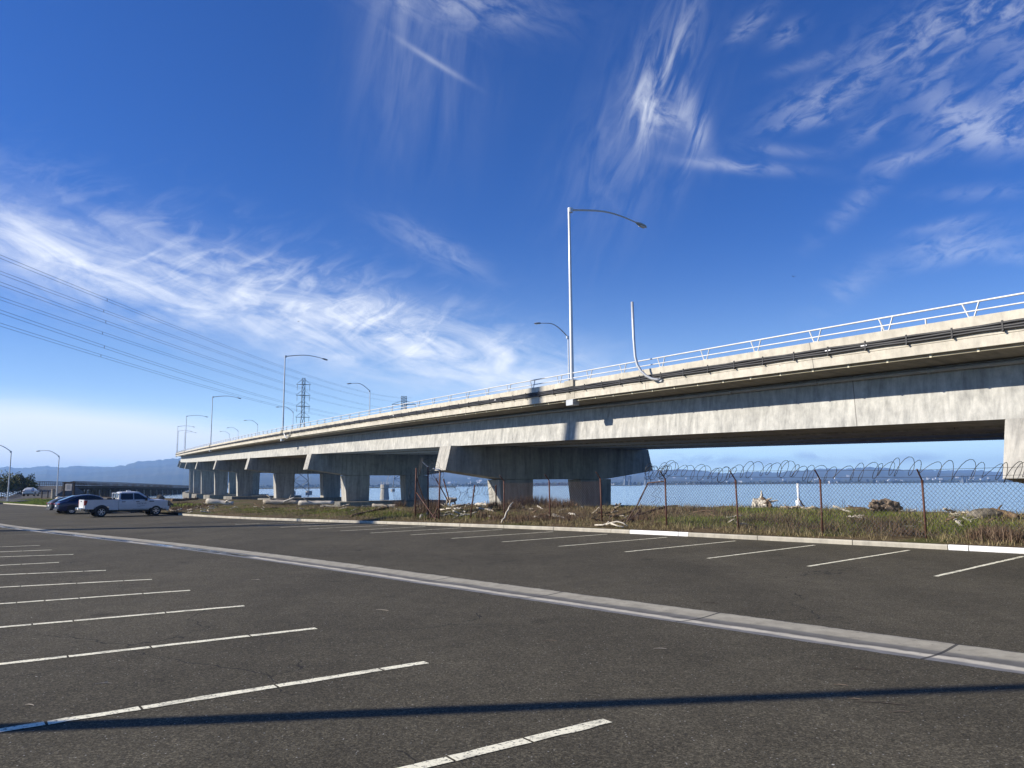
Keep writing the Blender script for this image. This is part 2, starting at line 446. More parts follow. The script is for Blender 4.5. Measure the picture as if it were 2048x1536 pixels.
# ================================================================= GROUND
# lot: grid in (u,w), with a slot left free for the valley gutter
GW0, GW1 = 8.60, 9.70
us = np.concatenate([np.arange(-70, 15, 5.0), np.arange(15, 62, 2.0), np.arange(62, 191, 8.0)])
lot = MB()
for ws in (list(np.linspace(-110, GW0, 12)), list(np.linspace(GW1, KERB_W+.02, 6))):
    lot.grid([[(*uw(u, w), float(g_u(u))) for w in ws] for u in us])
tag(lot.build('parking_lot', M['asphalt']), kind='structure')
gut = MB(); prof = np.linspace(0, 1, 9)
gut.grid([[(*uw(u, GW0+(GW1-GW0)*p), float(g_u(u))-.022*math.sin(math.pi*p)**1.3) for p in prof] for u in us])
gut.uv = [(u+70, p) for u in us for p in prof]
tag(gut.build('valley_gutter', M['gutter'], smooth=True), kind='structure')
# kerb: real step, stones with joints, some painted white
kerbA, kerbW = MB(), MB()
def ku(px, py):
    return to_uw(on_lot(px, py))[0]
whites = [(ku(2048, 1110)-9, ku(1888, 1101)), (ku(1376, 1073), ku(1262, 1067))]
u = -60.0; seg = 3.05
brk = sorted(set([round(q, 2) for w_ in whites for q in w_]+[round(-60+seg*i, 2) for i in range(80)]))
KP = [(0, -.02), (0, .10), (.02, .135), (.16, .135), (.16, -.02)]
for a, b2 in zip(brk[:-1], brk[1:]):
    if b2-a < .05: continue
    mid = (a+b2)/2
    if ku(430, 1029) < mid < ku(0, 1008) and mid < 88: continue
    tgt = kerbW if any(x0 < mid < x1 for x0, x1 in whites) else kerbA
    g = .012
    dev = rng.uniform(-.006, .006)
    P = [[(*uw(q, KERB_W+w+dev), float(g_u(q))+z) for w, z in KP] for q in (a+g, b2-g)]
    tgt.grid(P)
    tgt.add(P[0], [tuple(range(5))]); tgt.add(P[1], [tuple(range(5))[::-1]])
tag(kerbA.build('kerb', M['kerb']), kind='structure')
tag(kerbW.build('kerb', M['kerb_white'], ), kind='structure')
# bank
ds = np.array([.12, .3, .6, 1, 1.5, 2, 2.6, 3.2, 4, 5, 6, 7, 8, 9, 10, 11, 12, 13.5, 15, 17, 19, 22, 26, 32, 40, 50, 62, 80, 110])
vu = np.concatenate([np.arange(-60, -10, 1.5), np.arange(-10, 75, .5), np.arange(75, 240, 2.0)])
VU, VD = np.meshgrid(vu, ds, indexing='ij')
VZ = verge_z(VU, VD) + nrng.normal(0, .022, VU.shape)*np.clip(VD*2-.5, 0, 1)
bank = MB(); bank.grid([[(*uw(vu[i], KERB_W+ds[j]), VZ[i, j]) for j in range(len(ds))] for i in range(len(vu))])
tag(bank.build('bank', M['bank'], smooth=True), kind='structure')
# water, far shore, hills
wm = MB(); wm.add([(-9000, -300, -1.5), (9000, -300, -1.5), (9000, 3200, -1.5), (-9000, 3200, -1.5)], [(0, 1, 2, 3)])
tag(wm.build('bay_water', M['water']), kind='structure')

# ================================================================= PARKING LINES
def park_line(p0, p1, width):
    p0, p1 = np.asarray(p0[:2]), np.asarray(p1[:2]); L = np.linalg.norm(p1-p0); dr = (p1-p0)/L; nr = np.array([-dr[1], dr[0]])
    mb = MB(); x = 0.0
    while x < L-.05:
        seg = min(rng.uniform(.35, 1.3), L-x); n = max(2, int(seg/.12))
        rowA = []; rowB = []
        for i in range(n+1):
            q = x+(seg-.02)*i/n; sk = rng.uniform(-.004, .004)
            c = p0+dr*q
            z = float(g_u(to_uw(c)[0]))+.005
            a = c+nr*(width/2+rng.uniform(-.009, .009)+sk); bb = c-nr*(width/2+rng.uniform(-.009, .009)-sk)
            rowA.append((*a, z)); rowB.append((*bb, z))
        mb.grid([rowA, rowB]); x += seg
    return mb
for i, (px, py) in enumerate([(1871, 1153), (1616, 1133), (1415, 1117), (1250, 1104), (1117, 1093), (1004, 1084), (903, 1077), (821, 1070), (741, 1066), (680, 1062), (617, 1058), (560, 1055), (515, 1052), (470, 1049)]):
    p = on_lot(px, py)[:2]; u, w = to_uw(p)
    tag(park_line(p, uw(u+rng.uniform(-.05, .05), 21.9), .10).build('parking_line', M['line']), kind='structure')
for k in (1, 2, 3):
    u, w = to_uw(on_lot(1871, 1153)); tag(park_line(uw(u-2.61*k, w), uw(u-2.61*k, 21.9), .10).build('parking_line', M['line']), kind='structure')
LD = np.array([math.cos(R(36)), math.sin(R(36))])
for (px, py), (qx, qy), wd in [((1215, 1442), (830, 1536), .115), ((852, 1325), (0, 1462), .115), ((632, 1257), (0, 1329), .115), ((488, 1212), (0, 1255), .115), ((380, 1181), (0, 1208), .11), ((304, 1159), (0, 1175), .11),
                         ((212, 1141), (0, 1150), .11), ((118, 1125), (0, 1131), .11), ((147, 1109), (0, 1114), .11), ((104, 1100), (0, 1104), .11), ((80, 1091), (0, 1094), .1)]:
    p = on_lot(px, py)[:2]; q = on_lot(qx, qy)[:2]; d = (q-p)/np.linalg.norm(q-p)
    tag(park_line(p, p+d*11.2, wd).build('parking_line', M['line']), kind='structure')

# ================================================================= BRIDGE
bo = bpt(17.8, 10, 0); bo[2] = -1.5
bridge = empty('highway_bridge', bo, 0, 'long curving concrete highway bridge on paired columns, crossing the bay behind the fence', 'bridge')
SB = np.concatenate([np.arange(-62, 120, 1.0), np.arange(120, 401, 2.0)])
def sweep(mb, profile, ss=SB, closed=True, capends=True):
    pr = list(profile)+([profile[0]] if closed else [])
    cum = [0.0]
    for (a, b2), (c, d) in zip(pr[:-1], pr[1:]): cum.append(cum[-1]+math.hypot(c-a, d-b2))
    P = [[bpt(s, n, z) for n, z in pr] for s in ss]
    uv0 = [(s+70, v) for s in ss for v in cum]
    mb.uv = (mb.uv or [])+uv0
    mb.grid(P)
    if closed and capends:
        k = len(profile)
        for row, rv, s in ((P[0], False, ss[0]), (P[-1], True, ss[-1])):
            f = tuple(range(k)); mb.add(row[:k], [f[::-1] if rv else f]); mb.uv += [(s+70, q) for q in cum[:k]]
    return mb
W = 20.6
# box girder with three slots in its soffit
gp = [(.12, -.90), (.45, -.92), (2.0, -1.10), (1.75, -2.98), (5.2, -2.98), (5.3, -2.3), (6.6, -2.3), (6.7, -2.98), (9.6, -2.98), (9.7, -2.3), (10.9, -2.3), (11.0, -2.98), (13.9, -2.98), (14.0, -2.3), (15.3, -2.3), (15.4, -2.98),
      (18.85, -2.98), (18.6, -1.10), (W-.45, -.97), (W-.10, -.95), (W-.10, -.80), (.10, -.80)]
sweep(MB(), gp).build('box_girder', M['girder'], bridge)
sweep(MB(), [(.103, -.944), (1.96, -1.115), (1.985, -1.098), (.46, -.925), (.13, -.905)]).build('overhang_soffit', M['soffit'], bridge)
sweep(MB(), [(.46, -.795), (W-.46, -.795), (W-.46, -.74), (.46, -.74)]).build('road_deck', M['asphalt_old'], bridge)
for sgn in (0, 1):
    f = (lambda n: n) if sgn == 0 else (lambda n: W-n)
    pp = [(0, 0), (.0, -.62), (.022, -.625), (.022, -.645), (0, -.65), (.0, -.94), (.098, -.945), (.45, -.80), (.40, -.40), (.24, 0)]
    pp = [(f(n), z) for n, z in pp]
    if sgn: pp = pp[::-1]
    sweep(MB(), pp).build('parapet', M['parapet'], bridge)
# railing: two rails, V brackets every 2.75 m
def rails(nin):
    mb = MB()
    for z, r in ((.455, .032), (.19, .026)):
        mb.tube([bpt(s, nin, z) for s in SB], r, 6)
    return mb.build('railing', M['rail'], bridge, smooth=True)
rail_near = rails(.12); rail_far = rails(W-.12)
def vpost(mb, s, n):
    mb.tube([bpt(s-.07, n, -.01), bpt(s-.25, n, .455)], .026, 5); mb.tube([bpt(s+.07, n, -.01), bpt(s+.25, n, .455)], .026, 5)
    mb.box(bpt(s, n, .008), (.22, .14, .02), bframe(s)[0][1])
k = 0; vs0 = -1.54-2.745*21; restv = MB()
while vs0+2.745*k < 398:
    s = vs0+2.745*k; k += 1
    if abs(s) < .35: continue
    if s > -60 and k <= 101:
        mb = MB(); vpost(mb, s, .12); mb.build('rail_post', M['rail'], rail_near, origin=None)
    else: vpost(restv, s, .12)
tag(restv.build('rail_post', M['rail'], rail_near), kind='stuff')
mb = MB(); k = 0
while vs0+2.745*k < 398: vpost(mb, vs0+2.745*k, W-.12); k += 1
tag(mb.build('rail_post', M['rail'], rail_far), kind='stuff')
for s in (-19.1, -17.6):   # short studs under the lower rail
    mb = MB(); mb.tube([bpt(s-.25, .12, 0), bpt(s-.25, .12, .19)], .03, 5)
    mb.build('rail_stud', M['rail'], rail_near)
# ducts clipped to the outside of the parapet
mb = MB()
for i, z in enumerate((-.335, -.415, -.495)):
    mb.tube([bpt(s, -.062, z+.014*math.sin(s*1.9+i*2)) for s in SB], .044, 8)
duct = mb.build('cable_duct', M['black'], bridge, smooth=True)
s = -42.0
while s < 95:
    mb = MB(); mb.box(bpt(s, -.10, -.415), (.05, .03, .31), math.atan2(*bframe(s)[0][[1, 0]])); mb.box(bpt(s, -.085, -.575), (.045, .10, .045), math.atan2(*bframe(s)[0][[1, 0]])); s += 1.45
    mb.build('duct_clip', M['trim'], duct)
for s in (-17.3, -15.9, -31, 8, 25):
    mb = MB(); mb.box(bpt(s, -.108, -.40+rng.uniform(-.03, .03)), (.22, .012, .04), math.atan2(*bframe(s)[0][[1, 0]]))
    mb.build('duct_tag', M['plate'], duct)
mb = MB(); mb.tube([bpt(s, .17, -1.02) for s in SB if s < 260], .022, 6)
s = -60.0
while s < 180: mb.box(bpt(s, .17, -1.0), (.07, .08, .10), math.atan2(*bframe(s)[0][[1, 0]])); s += 1.45
mb.build('edge_conduit', M['yellow_pipe'], bridge)
mb = MB(); mb.tube([bpt(s, 1.80, -1.24) for s in SB if s < 300], .075, 8)
s = -58.0
while s < 200: mb.tube([bpt(s, 1.80, -1.24), bpt(s+.12, 1.80, -1.24)], .098, 8); s += 4.4
mb.build('drain_pipe', M['pipe'], bridge, smooth=True)
NEAR_LAMPS = [(0, 9.58), (63.5, 9.5), (128.5, 9.7), (192, 9.6), (256, 9.4), (320, 9.5), (384, 9.5), (-60, 9.58)]
FAR_LAMPS = [(-30, 8.7), (30, 8.75), (91, 8.6), (150, 8.8), (204.5, 8.5), (262, 8.5), (320, 8.5)]
for s, h in NEAR_LAMPS:
    mb = MB(); rz = math.atan2(*bframe(s)[0][[1, 0]])
    mb.box(bpt(s, .09, -.12), (.80, .42, .34), rz); mb.box(bpt(s, .015, -.60), (.80, .06, .60), rz)
    mb.build('lamp_pedestal', M['kerb'], bridge, bevel=.012)
    mb = MB(); mb.box(bpt(s, .12, -1.12), (.62, .42, .30), rz); mb.build('junction_box', M['galv'], bridge, bevel=.01)
mb = MB()   # loose cable loop hanging by the second lamp
for q in range(3):
    mb.tube([bpt(62.0-i*.42, -.12, -.25-(.55+.12*q)*math.sin(math.pi*i/9)**.8) for i in range(10)], .03, 5)
mb.build('cable_loop', M['galv'], bridge)
# piers
for i, s in enumerate((-58.5, -21.85, 17.8, 54.6, 91.0, 127.5, 164.0, 200.5, 237.0, 273.5, 310.0, 346.5, 383.0)):
    t_, n_ = bframe(s); o = bpt(s, 0, 0); o[2] = 0; zs = float(np.interp(s, BS, _bz))-2.98
    T = .95
    Z = np.array([0, 0, 1.0])
    cap = MB()
    cap.prism([(1.15, zs-.01), (W-1.15, zs-.01), (W-.72, zs-1.78), (15.0, zs-2.44), (W-15.0, zs-2.44), (.72, zs-1.78)], o, n_, Z, t_, -T, T)
    pier = cap.build('pier', M['pier'], bridge, bevel=.03)
    zf = min(.12, zs-3) if s > 30 else .5
    zfoot = -.0+(.08 if s > 30 else .1)
    for n0, n1 in ((5.1, 8.1), (W-8.1, W-5.1)):
        col = MB(); a, b2 = (n0, n1)
        sl = .22
        col.prism([(a, zs-2.45), (b2, zs-2.45), (b2-sl*.3, zfoot), (a+sl, zfoot)], o, n_, Z, t_, -T+.04, T-.04)
        col.build('column', M['pier'], pier, bevel=.03)
    ft = MB(); e = []
    for n, tt in ((3.0, -1.6), (3.9, -3.2), (W-3.9, -3.2), (W-3.0, -1.6), (W-3.0, 1.6), (W-3.9, 3.2), (3.9, 3.2), (3.0, 1.6)): e.append((n, tt))
    ft.prism(e, o, n_, t_, Z, -2.6, zfoot-.004)
    ft.build('footing', M['footing'], pier, bevel=.04)

# ---------------------------------------------------------------- lamps on the bridge and in the lot
def lamp(name, base, h, ang, arm, rise, droop, label, group, r0=.105, sub=''):
    e = empty(name, base, 0, label, 'street lamp', group)
    m1 = MB(); m1.tube([(0, 0, 0), (0, 0, h*.5), (0, 0, h)], [r0, r0*.82, r0*.62], 12)
    m1.box((0, 0, .02), (r0*4, r0*4, .05)); p = m1.build('pole', M['galv'], smooth=False); p.parent = e
    ca, sa = math.cos(ang), math.sin(ang); pts = []
    for i in range(13):
        q = i/12; z = h-.12+rise*math.sin(min(1, q*1.45)*math.pi/2)-droop*max(0, (q-.45)/.55)**2
        pts.append((ca*arm*q, sa*arm*q, z))
    m2 = MB(); m2.tube(pts, [.062-.022*i/12 for i in range(13)], 8); m2.box((ca*.09, sa*.09, h-.12), (.2, .2, .26), ang)
    a = m2.build('arm', M['galv'], smooth=False); a.parent = e
    tip = Vector(pts[-1]); dv = (tip-Vector(pts[-2])).normalized(); ry = -math.asin(dv.z)
    m3 = MB(); P = []
    for x, wy, hz in ((-.05, .05, .05), (.05, .10, .09), (.25, .15, .10), (.50, .15, .085), (.66, .10, .06), (.72, .03, .03)):
        P.append([(x, wy*math.cos(2*math.pi*k/10), hz*math.sin(2*math.pi*k/10)) for k in range(11)])
    m3.grid(P); hd = m3.build('lamp_head', M['lamp_head'], smooth=True); hd.parent = e
    hd.location = tip; hd.rotation_euler = (0, ry, ang)
    m4 = MB(); m4.box((.40, 0, -.085), (.36, .20, .035)); l_ = m4.build('lens', M['lens']); l_.parent = hd
    return e
words = ['tall grey street lamp on near parapet, nearest to camera, beside the bent standpipe', 'grey street lamp on near parapet by the hanging cable loop, left of lattice tower', 'third nearest grey lamp on the near parapet of the curving bridge',
         'fourth nearest grey lamp on the near parapet of the curving bridge', 'grey lamp on near parapet where the bridge edge turns out of sight', 'far small lamp rising just beyond the bridge bend', 'farthest small lamp beyond the bridge bend', 'lamp on near parapet beyond the right picture edge']
for (s, h), wd in zip(NEAR_LAMPS, words):
    b_ = bpt(s, .12, .05); n_ = bframe(s)[1]
    lamp('street_lamp', b_, h-.05, math.atan2(n_[1], n_[0]), 4.75, .38, .30, wd, 'lamps on the near parapet')
words = ['lamp on far parapet beyond the right edge', 'far parapet lamp peeking out left of the tallest pole', 'far parapet lamp with arm left, right of the lattice tower', 'small far parapet lamp whose arm reaches between near lamp and lattice tower', 'small far parapet lamp left of the cable loop lamp',
         'tiny far parapet lamp second from the bridge bend', 'tiny far parapet lamp nearest the bridge bend']
for (s, h), wd in zip(FAR_LAMPS, words):
    b_ = bpt(s, W-.12, .0); n_ = -bframe(s)[1]
    lamp('street_lamp', b_, h, math.atan2(n_[1], n_[0]), 3.3, 1.25, .12, wd, 'lamps on the far parapet', .09)
# bent standpipe
sp0 = bpt(-7.15, -.05, -.60); top = bpt(-6.0, -.62, 3.12)
e = empty('standpipe', sp0, 0, 'white bent pipe rising from bridge parapet, open at the top', 'pipe')
pts = [sp0+np.array([0, 0, 0])]
for a, n, z in ((-7.0, -.14, -.58), (-6.78, -.26, -.53), (-6.55, -.39, -.38), (-6.33, -.50, -.14), (-6.17, -.57, .16), (-6.08, -.60, .55), (-6.04, -.62, 1.4), (-6.0, -.62, 3.12)): pts.append(bpt(a, n, z))
mb = MB(); mb.tube([p-sp0 for p in pts], .064, 10); o = mb.build('pipe', M['galv'], smooth=True); o.parent = e
mb = MB(); mb.box((0, .0, 0), (.16, .09, .16), math.atan2(*bframe(-7.4)[0][[1, 0]])); o = mb.build('bracket', M['galv']); o.parent = e
# lamps beside the far path, and lot lamps left of the frame whose shadows cross the asphalt
for (px, yb, yt, Y, lab) in ((15, 1001, 902, 125, 'grey street lamp on the grass at the left picture edge'), (113, 992, 911.5, 150, 'grey street lamp beside the notice board, arm pointing left')):
    b_ = at_y(px, yb, Y); tp = at_y(px, yt, Y)
    lamp('street_lamp', b_, tp[2]-b_[2], math.atan2(-.25, -.97), 3.4, 1.15, .1, lab, 'lamps along the shore path', .11)
AZ, EL = R(6.5), R(27)
SD = np.array([math.cos(AZ), math.sin(AZ)])
p0 = on_lot(1024, 1415)[:2]; b_ = p0-SD*11.6
lamp('street_lamp', (*b_, 0), 11.0, R(200), 2.0, .4, .2, 'parking lot lamp left of the picture casting the long foreground shadow', 'parking lot lamps', .15)
p1 = on_lot(400, 1046)[:2]; b_ = p1-SD*19.5
lamp('street_lamp', (*b_, float(g_u(to_uw(b_)[0]))), 13.5, R(200), 2.0, .4, .2, 'parking lot lamp farther off, left of the picture', 'parking lot lamps', .17)

# ================================================================= POWER LINES
def lattice(mb, c, zb, levels, rz, r):
    """levels: (z, half width); legs + X bracing"""
    def cor(z, h): return [Vector(c)+Matrix.Rotation(rz, 3, 'Z')@Vector((sx*h, sy*h, 0))+Vector((0, 0, z)) for sx, sy in ((-1, -1), (1, -1), (1, 1), (-1, 1))]
    L = [cor(z, h) for z, h in levels]
    for A, Bq in zip(L[:-1], L[1:]):
        for k in range(4):
            mb.tube([A[k], Bq[k]], r*1.5, 4, False)
            mb.tube([A[k], Bq[(k+1) % 4]], r, 3, False); mb.tube([A[(k+1) % 4], Bq[k]], r, 3, False); mb.tube([Bq[k], Bq[(k+1) % 4]], r, 3, False)
def tower(name, px, Y, ytop, arms, half_top, half_base, waist, label, rz, r=.16, arm_len=6.0, drop=2.4):
    tp = at_y(px, ytop, Y); base = np.array([tp[0], tp[1], -1.5]); H = tp[2]+1.5
    e = empty(name, base, 0, label, 'transmission tower')
    lv = [(1.2, half_base)]; n = 7
    for i in range(1, n+1): lv.append((1.2+(waist*H-1.2)*i/n, half_base+(half_top-half_base)*i/n))
    for i in range(1, 9): lv.append((waist*H+(H-waist*H)*i/8, half_top*(1-.05*i/8)))
    mb = MB(); lattice(mb, (0, 0, 0), 0, lv, rz, r); o = mb.build('lattice_mast', M['tower']); o.parent = e
    ax = Matrix.Rotation(rz, 3, 'Z')@Vector((1, 0, 0))
    for z in arms:
        a = MB(); z *= H
        for sy in (-half_top, half_top):
            off = Matrix.Rotation(rz, 3, 'Z')@Vector((0, sy, 0))
            for sg in (-1, 1):
                a.tube([Vector((0, 0, z))+off, ax*sg*arm_len+Vector((0, 0, z))], r*1.5, 4); a.tube([ax*sg*half_top+off+Vector((0, 0, z+2.2)), ax*sg*arm_len+Vector((0, 0, z+.1))], r*.8, 3)
        am = a.build('cross_arm', M['tower']); am.parent = e
        for sg in (-1, 1):
            ins = MB(); q = ax*sg*(arm_len-.4)+Vector((0, 0, z)); ins.tube([q, q-Vector((0, 0, drop))], .10, 5); i_ = ins.build('insulator', M['tower']); i_.parent = am
    for sx in (-1, 1):
        for sy in (-1, 1):
            ft = MB(); q = Matrix.Rotation(rz, 3, 'Z')@Vector((sx*half_base, sy*half_base, 0)); ft.lathe([(0, 1.5), (1.3, 1.5), (1.3, -1.5)], (q.x, q.y, 0), 10); f_ = ft.build('foot', M['pier']); f_.parent = e
    return e
tower('transmission_tower', 607.5, 345, 756.5, (.945, .85, .755, .66), .68, 3.6, .66, 'slim steel lattice tower with four cross arms standing behind the bridge', R(12), .07, 3.1, 2.6)
tB = tower('transmission_tower', 808, 500, 793, (.915,), 1.8, 6.5, .80, 'wide lattice tower with one spreading cross arm, mostly hidden behind bridge railing', R(8), .10, 7.8, 2.6)
for k, (px, yt, Y) in enumerate([(1250, 951, 2300), (1259, 952, 2300), (1291, 954, 2450), (1299, 952, 2450), (560, 944, 1900), (1925, 951, 2500), (1933, 953, 2500)]):
    tower('transmission_tower', px, Y, yt, (.93, .8, .67), 1.6, 4.6, .6, ['pale pylon on the far shore under the bridge span, first from left', 'pale pylon on the far shore under the bridge span, second from left', 'pale pylon on the far shore under the bridge span, third from left', 'pale pylon on the far shore under the bridge span, fourth from left',
          'distant pylon seen between bridge columns at left', 'distant pylon left of the rightmost pier, first of two', 'distant pylon left of the rightmost pier, second of two'][k], R(15), .5, 7)
# unseen monopole added left of the frame to cast a soft shadow on the parapet
mp = np.array([1.0, 43.3])-SD*60.0
e = empty('added_monopole', (*mp, 0), 0, 'unseen steel monopole added left of the picture to shade the parapet, carrying the six cables', 'added power pole')
mb = MB(); mb.tube([(0, 0, -.6), (0, 0, 20), (0, 0, 44)], [.95, .8, .55], 16); o = mb.build('pole', M['galv'], smooth=True); o.parent = e
for z in (36.5, 32.5, 28.5):
    mb = MB(); mb.tube([(-3.2, 0, z), (3.2, 0, z)], .16, 8); o = mb.build('cross_arm', M['galv']); o.parent = e
# six twin conductors from the monopole to the far tower line, hung from three sightings each
wires = [((0, 513), (430, 684.5), (795, 795)), ((0, 545), (424, 700), (770, 801)), ((0, 567), (370, 700), (756, 814)), ((0, 596.5), (340, 711), (728, 819)), ((0, 623), (340, 737), (678, 829)), ((0, 649), (340, 753), (655, 833))]
wl = ['topmost', 'second from the top', 'third from the top', 'third from the bottom', 'second from the bottom', 'lowest']
for k, pts in enumerate(wires):
    off = (-2.2 if k % 2 else 2.2)
    P0 = np.array([mp[0]+off, mp[1]]); P1 = np.array([-73.0+off*2, 500.0]); dv = P1-P0
    T, Z = [], []
    for px, py in pts:
        d = ray(px, py); # intersect vertical plane of the span
        mat = np.array([[d[0], -dv[0]], [d[1], -dv[1]]]); kk, tt = np.linalg.solve(mat, P0)
        T.append(tt); Z.append(d[2]*kk+CZ)
    co = np.polyfit(T, Z, 2)
    mb = MB()
    line = [np.array([*(P0+dv*t), np.polyval(co, t)]) for t in np.linspace(0.0, 1.06, 60)]
    for o2 in (-.19, .19):
        mb.tube([q+np.array([0, 0, o2]) for q in line], .021, 4, False)
    for t in (.155+.02*(k % 2), .36, .6, .8):
        q = np.array([*(P0+dv*t), np.polyval(co, t)]); mb.box(q, (.04, .08, .40))
    o = mb.build('power_cable', M['cable'], origin=line[0])
    tag(o, f'{wl[k]} of the six twin power cables crossing the sky at left', 'power cable', 'power cables across the sky')

# ================================================================= FENCES
def on_w(px, py, w):
    d = ray(px, py); k = w/float(d[:2]@B_); return d*k+np.array([0, 0, CZ])
def post_mesh(base, top, r=.032):
    mb = MB(); mb.tube([base, (np.asarray(base)+top)/2, top], r, 8); return mb
def chain(quad, pitch=.085, r=.0048):
    """two families of 45 degree wires clipped to a convex polygon of 3D points (planar, built on u and z)"""
    q = np.asarray(quad, float); o = q[0]
    e1 = q[1]-q[0]; e1[2] = 0; e1 /= np.linalg.norm(e1); e2 = np.array([0, 0, 1.0]); nr = np.cross(e1, e2)
    P = np.array([[(p-o)@e1, (p-o)@e2] for p in q]); V = []; Fc = []
    area = sum(P[i][0]*P[(i+1) % len(P)][1]-P[(i+1) % len(P)][0]*P[i][1] for i in range(len(P)))
    if area < 0: P = P[::-1]
    for sg in (1, -1):
        d = np.array([1, sg*1.15]); d /= np.linalg.norm(d); nn = np.array([-d[1], d[0]])
        pr = P@nn; c = math.floor(pr.min()/pitch)*pitch
        while c < pr.max():
            t0, t1 = -1e9, 1e9
            b = nn*c
            for i in range(len(P)):
                a = P[i]; ed = P[(i+1) % len(P)]-a; inn = np.array([-ed[1], ed[0]])
                den = d@inn; num = (a-b)@inn
                if abs(den) < 1e-12: continue
                if den > 0: t0 = max(t0, num/den)
                else: t1 = min(t1, num/den)
            if t1-t0 > .03:
                nseg = max(1, int((t1-t0)/.5)); prev = None
                for j in range(nseg+1):
                    t = t0+(t1-t0)*j/nseg; y = b+d*t
                    bulge = .035*math.sin(y[0]*1.7)*math.sin(y[1]*2.2)+.012*math.sin(y[0]*9)
                    ctr = o+e1*y[0]+e2*y[1]+nr*(bulge+.004*sg)
                    perp = e1*nn[0]+e2*nn[1]; base = len(V)
                    V += [ctr+perp*r, ctr-perp*r*.5+nr*r*.87, ctr-perp*r*.5-nr*r*.87]
                    if prev is not None:
                        for m_ in range(3):
                            n_ = (m_+1) % 3; Fc.append((prev+m_, prev+n_, base+n_, base+m_))
                    prev = base
            c += pitch
    return np.array(V), np.array(Fc)
def razor(pts, rad, loops, seed, r=.0085):
    rr = random.Random(seed); mb = MB(); P = []
    pts = [np.asarray(p, float) for p in pts]; n = int(loops*14)
    for i in range(n+1):
        t = i/n*(len(pts)-1); k = min(int(t), len(pts)-2); c = pts[k]*(1-(t-k))+pts[k+1]*(t-k)
        ax = pts[k+1]-pts[k]; ax /= np.linalg.norm(ax); sd = np.cross(ax, (0, 0, 1.0)); sd /= np.linalg.norm(sd)
        a = 2*math.pi*i/14
        ra = rad*(1+.22*math.sin(i*.11+seed)+.1*math.sin(i*.37))
        P.append(c+sd*ra*math.cos(a)+np.array([0, 0, ra*math.sin(a)-.05+.09*math.sin(i*.031+seed)])+ax*(.16*math.sin(i*.047+seed)+.22*math.sin(i*.0113)+.07*math.sin(i*.23+seed))+ax*.12*math.sin(a))
    mb.tube(P, r, 4, False)
    return mb
FW_ = KERB_W+1.0
# --- long standing run on the right
posts = [(1332, 959, 1054), (1475, 962, 1066), (1642, 961.5, 1072), (1848.6, 962.5, 1081)]
PB = []
for px, yt, yb in posts:
    pm = on_w(px, (yt+yb)/2, FW_); u, w = to_uw(pm); zt = on_w(px, yt, FW_)[2]
    PB.append((u, zt))
du = PB[2][0]-PB[3][0]
for i in (1, 2, 3, 4, 5): PB.append((PB[3][0]-du*i, PB[3][1]+.01*i))
fb = (*uw(PB[3][0], FW_), .2)
fence = empty('chain_link_fence', fb, 0, 'rusty chain link fence topped with razor coils, standing along the bank at right', 'fence')
tips = []
for i, (u, zt) in enumerate(PB):
    xy = uw(u, FW_); zb = float(verge_z(u, 1.0))-.1; ln = rng.uniform(-.03, .03)
    b_ = np.array([*xy, zb]); t_ = np.array([*(xy+A_*ln), zt])
    post_mesh(b_, t_).build('post', M['rust_post'], fence, smooth=True)
    mb = MB(); tp = t_+np.array([*(-B_*.32), .34]); mb.tube([t_-np.array([0, 0, .05]), t_+np.array([0, 0, .03]), tp], .022, 6); mb.lathe([(.0, .05), (.037, .03), (.037, -.06)], t_, 8)
    mb.build('outrigger', M['rust_post'], fence); tips.append(tp)
for i in range(len(PB)-1):
    (u0, z0), (u1, z1) = PB[i], PB[i+1]
    q = [np.array([*uw(u0, FW_), float(verge_z(u0, 1))+.02]), np.array([*uw(u1, FW_), float(verge_z(u1, 1))+.02]), np.array([*uw(u1, FW_), z1-.04]), np.array([*uw(u0, FW_), z0-.04])]
    fast_mesh('mesh_panel', *chain(q), M['mesh_grey'], fence).matrix_parent_inverse = Matrix.Translation(-fence.location)
# torn leading edge that leans towards the gap
uT, uB = to_uw(on_w(1296, 968, FW_))[0], to_uw(on_w(1252, 1012, FW_))[0]
u0 = PB[0][0]
q = [np.array([*uw(uB, FW_), float(verge_z(uB, 1))+.10]), np.array([*uw(u0, FW_), float(verge_z(u0, 1))+.02]), np.array([*uw(u0, FW_), PB[0][1]-.06]), np.array([*uw(uT, FW_), PB[0][1]-.12])]
o = fast_mesh('mesh_panel', *chain(q), M['rust_mesh'], fence); o.matrix_parent_inverse = Matrix.Translation(-fence.location); tag(o, 'torn rusty mesh panel with slanting edge beside the gap')
mb = MB(); mb.tube([q[0], (q[0]+q[3])/2+np.array([.03, .02, -.05]), q[3], q[3]+(q[2]-q[3])*.9], .028, 6); mb.build('torn_edge', M['rust_mesh'], fence)
mb = razor([tips[0]+np.array([*(A_*.5), .08])]+[p+np.array([0, 0, .02]) for p in tips], (.235), 92, 3); mb.build('razor_wire', M['wire'], fence)
mb = MB()
for k, fr in enumerate((.35, .95)):
    mb.tube([np.array([*uw(u, FW_), zt])*(1-fr)+tp*fr+np.array([0, 0, .02*math.sin(i*2)]) for i, ((u, zt), tp) in enumerate(zip(PB, tips))], .005, 4)
mb.build('barbed_wire', M['wire'], fence)
mb = MB()
for px, y0, y1 in ((1318, 955, 1010), (1308, 958, 1006)):
    mb.tube([on_w(px+6*math.sin(i*1.9), y0+(y1-y0)*i/9, FW_+.1) for i in range(10)], .007, 4)
mb.build('dangling_wire', M['wire'], fence)
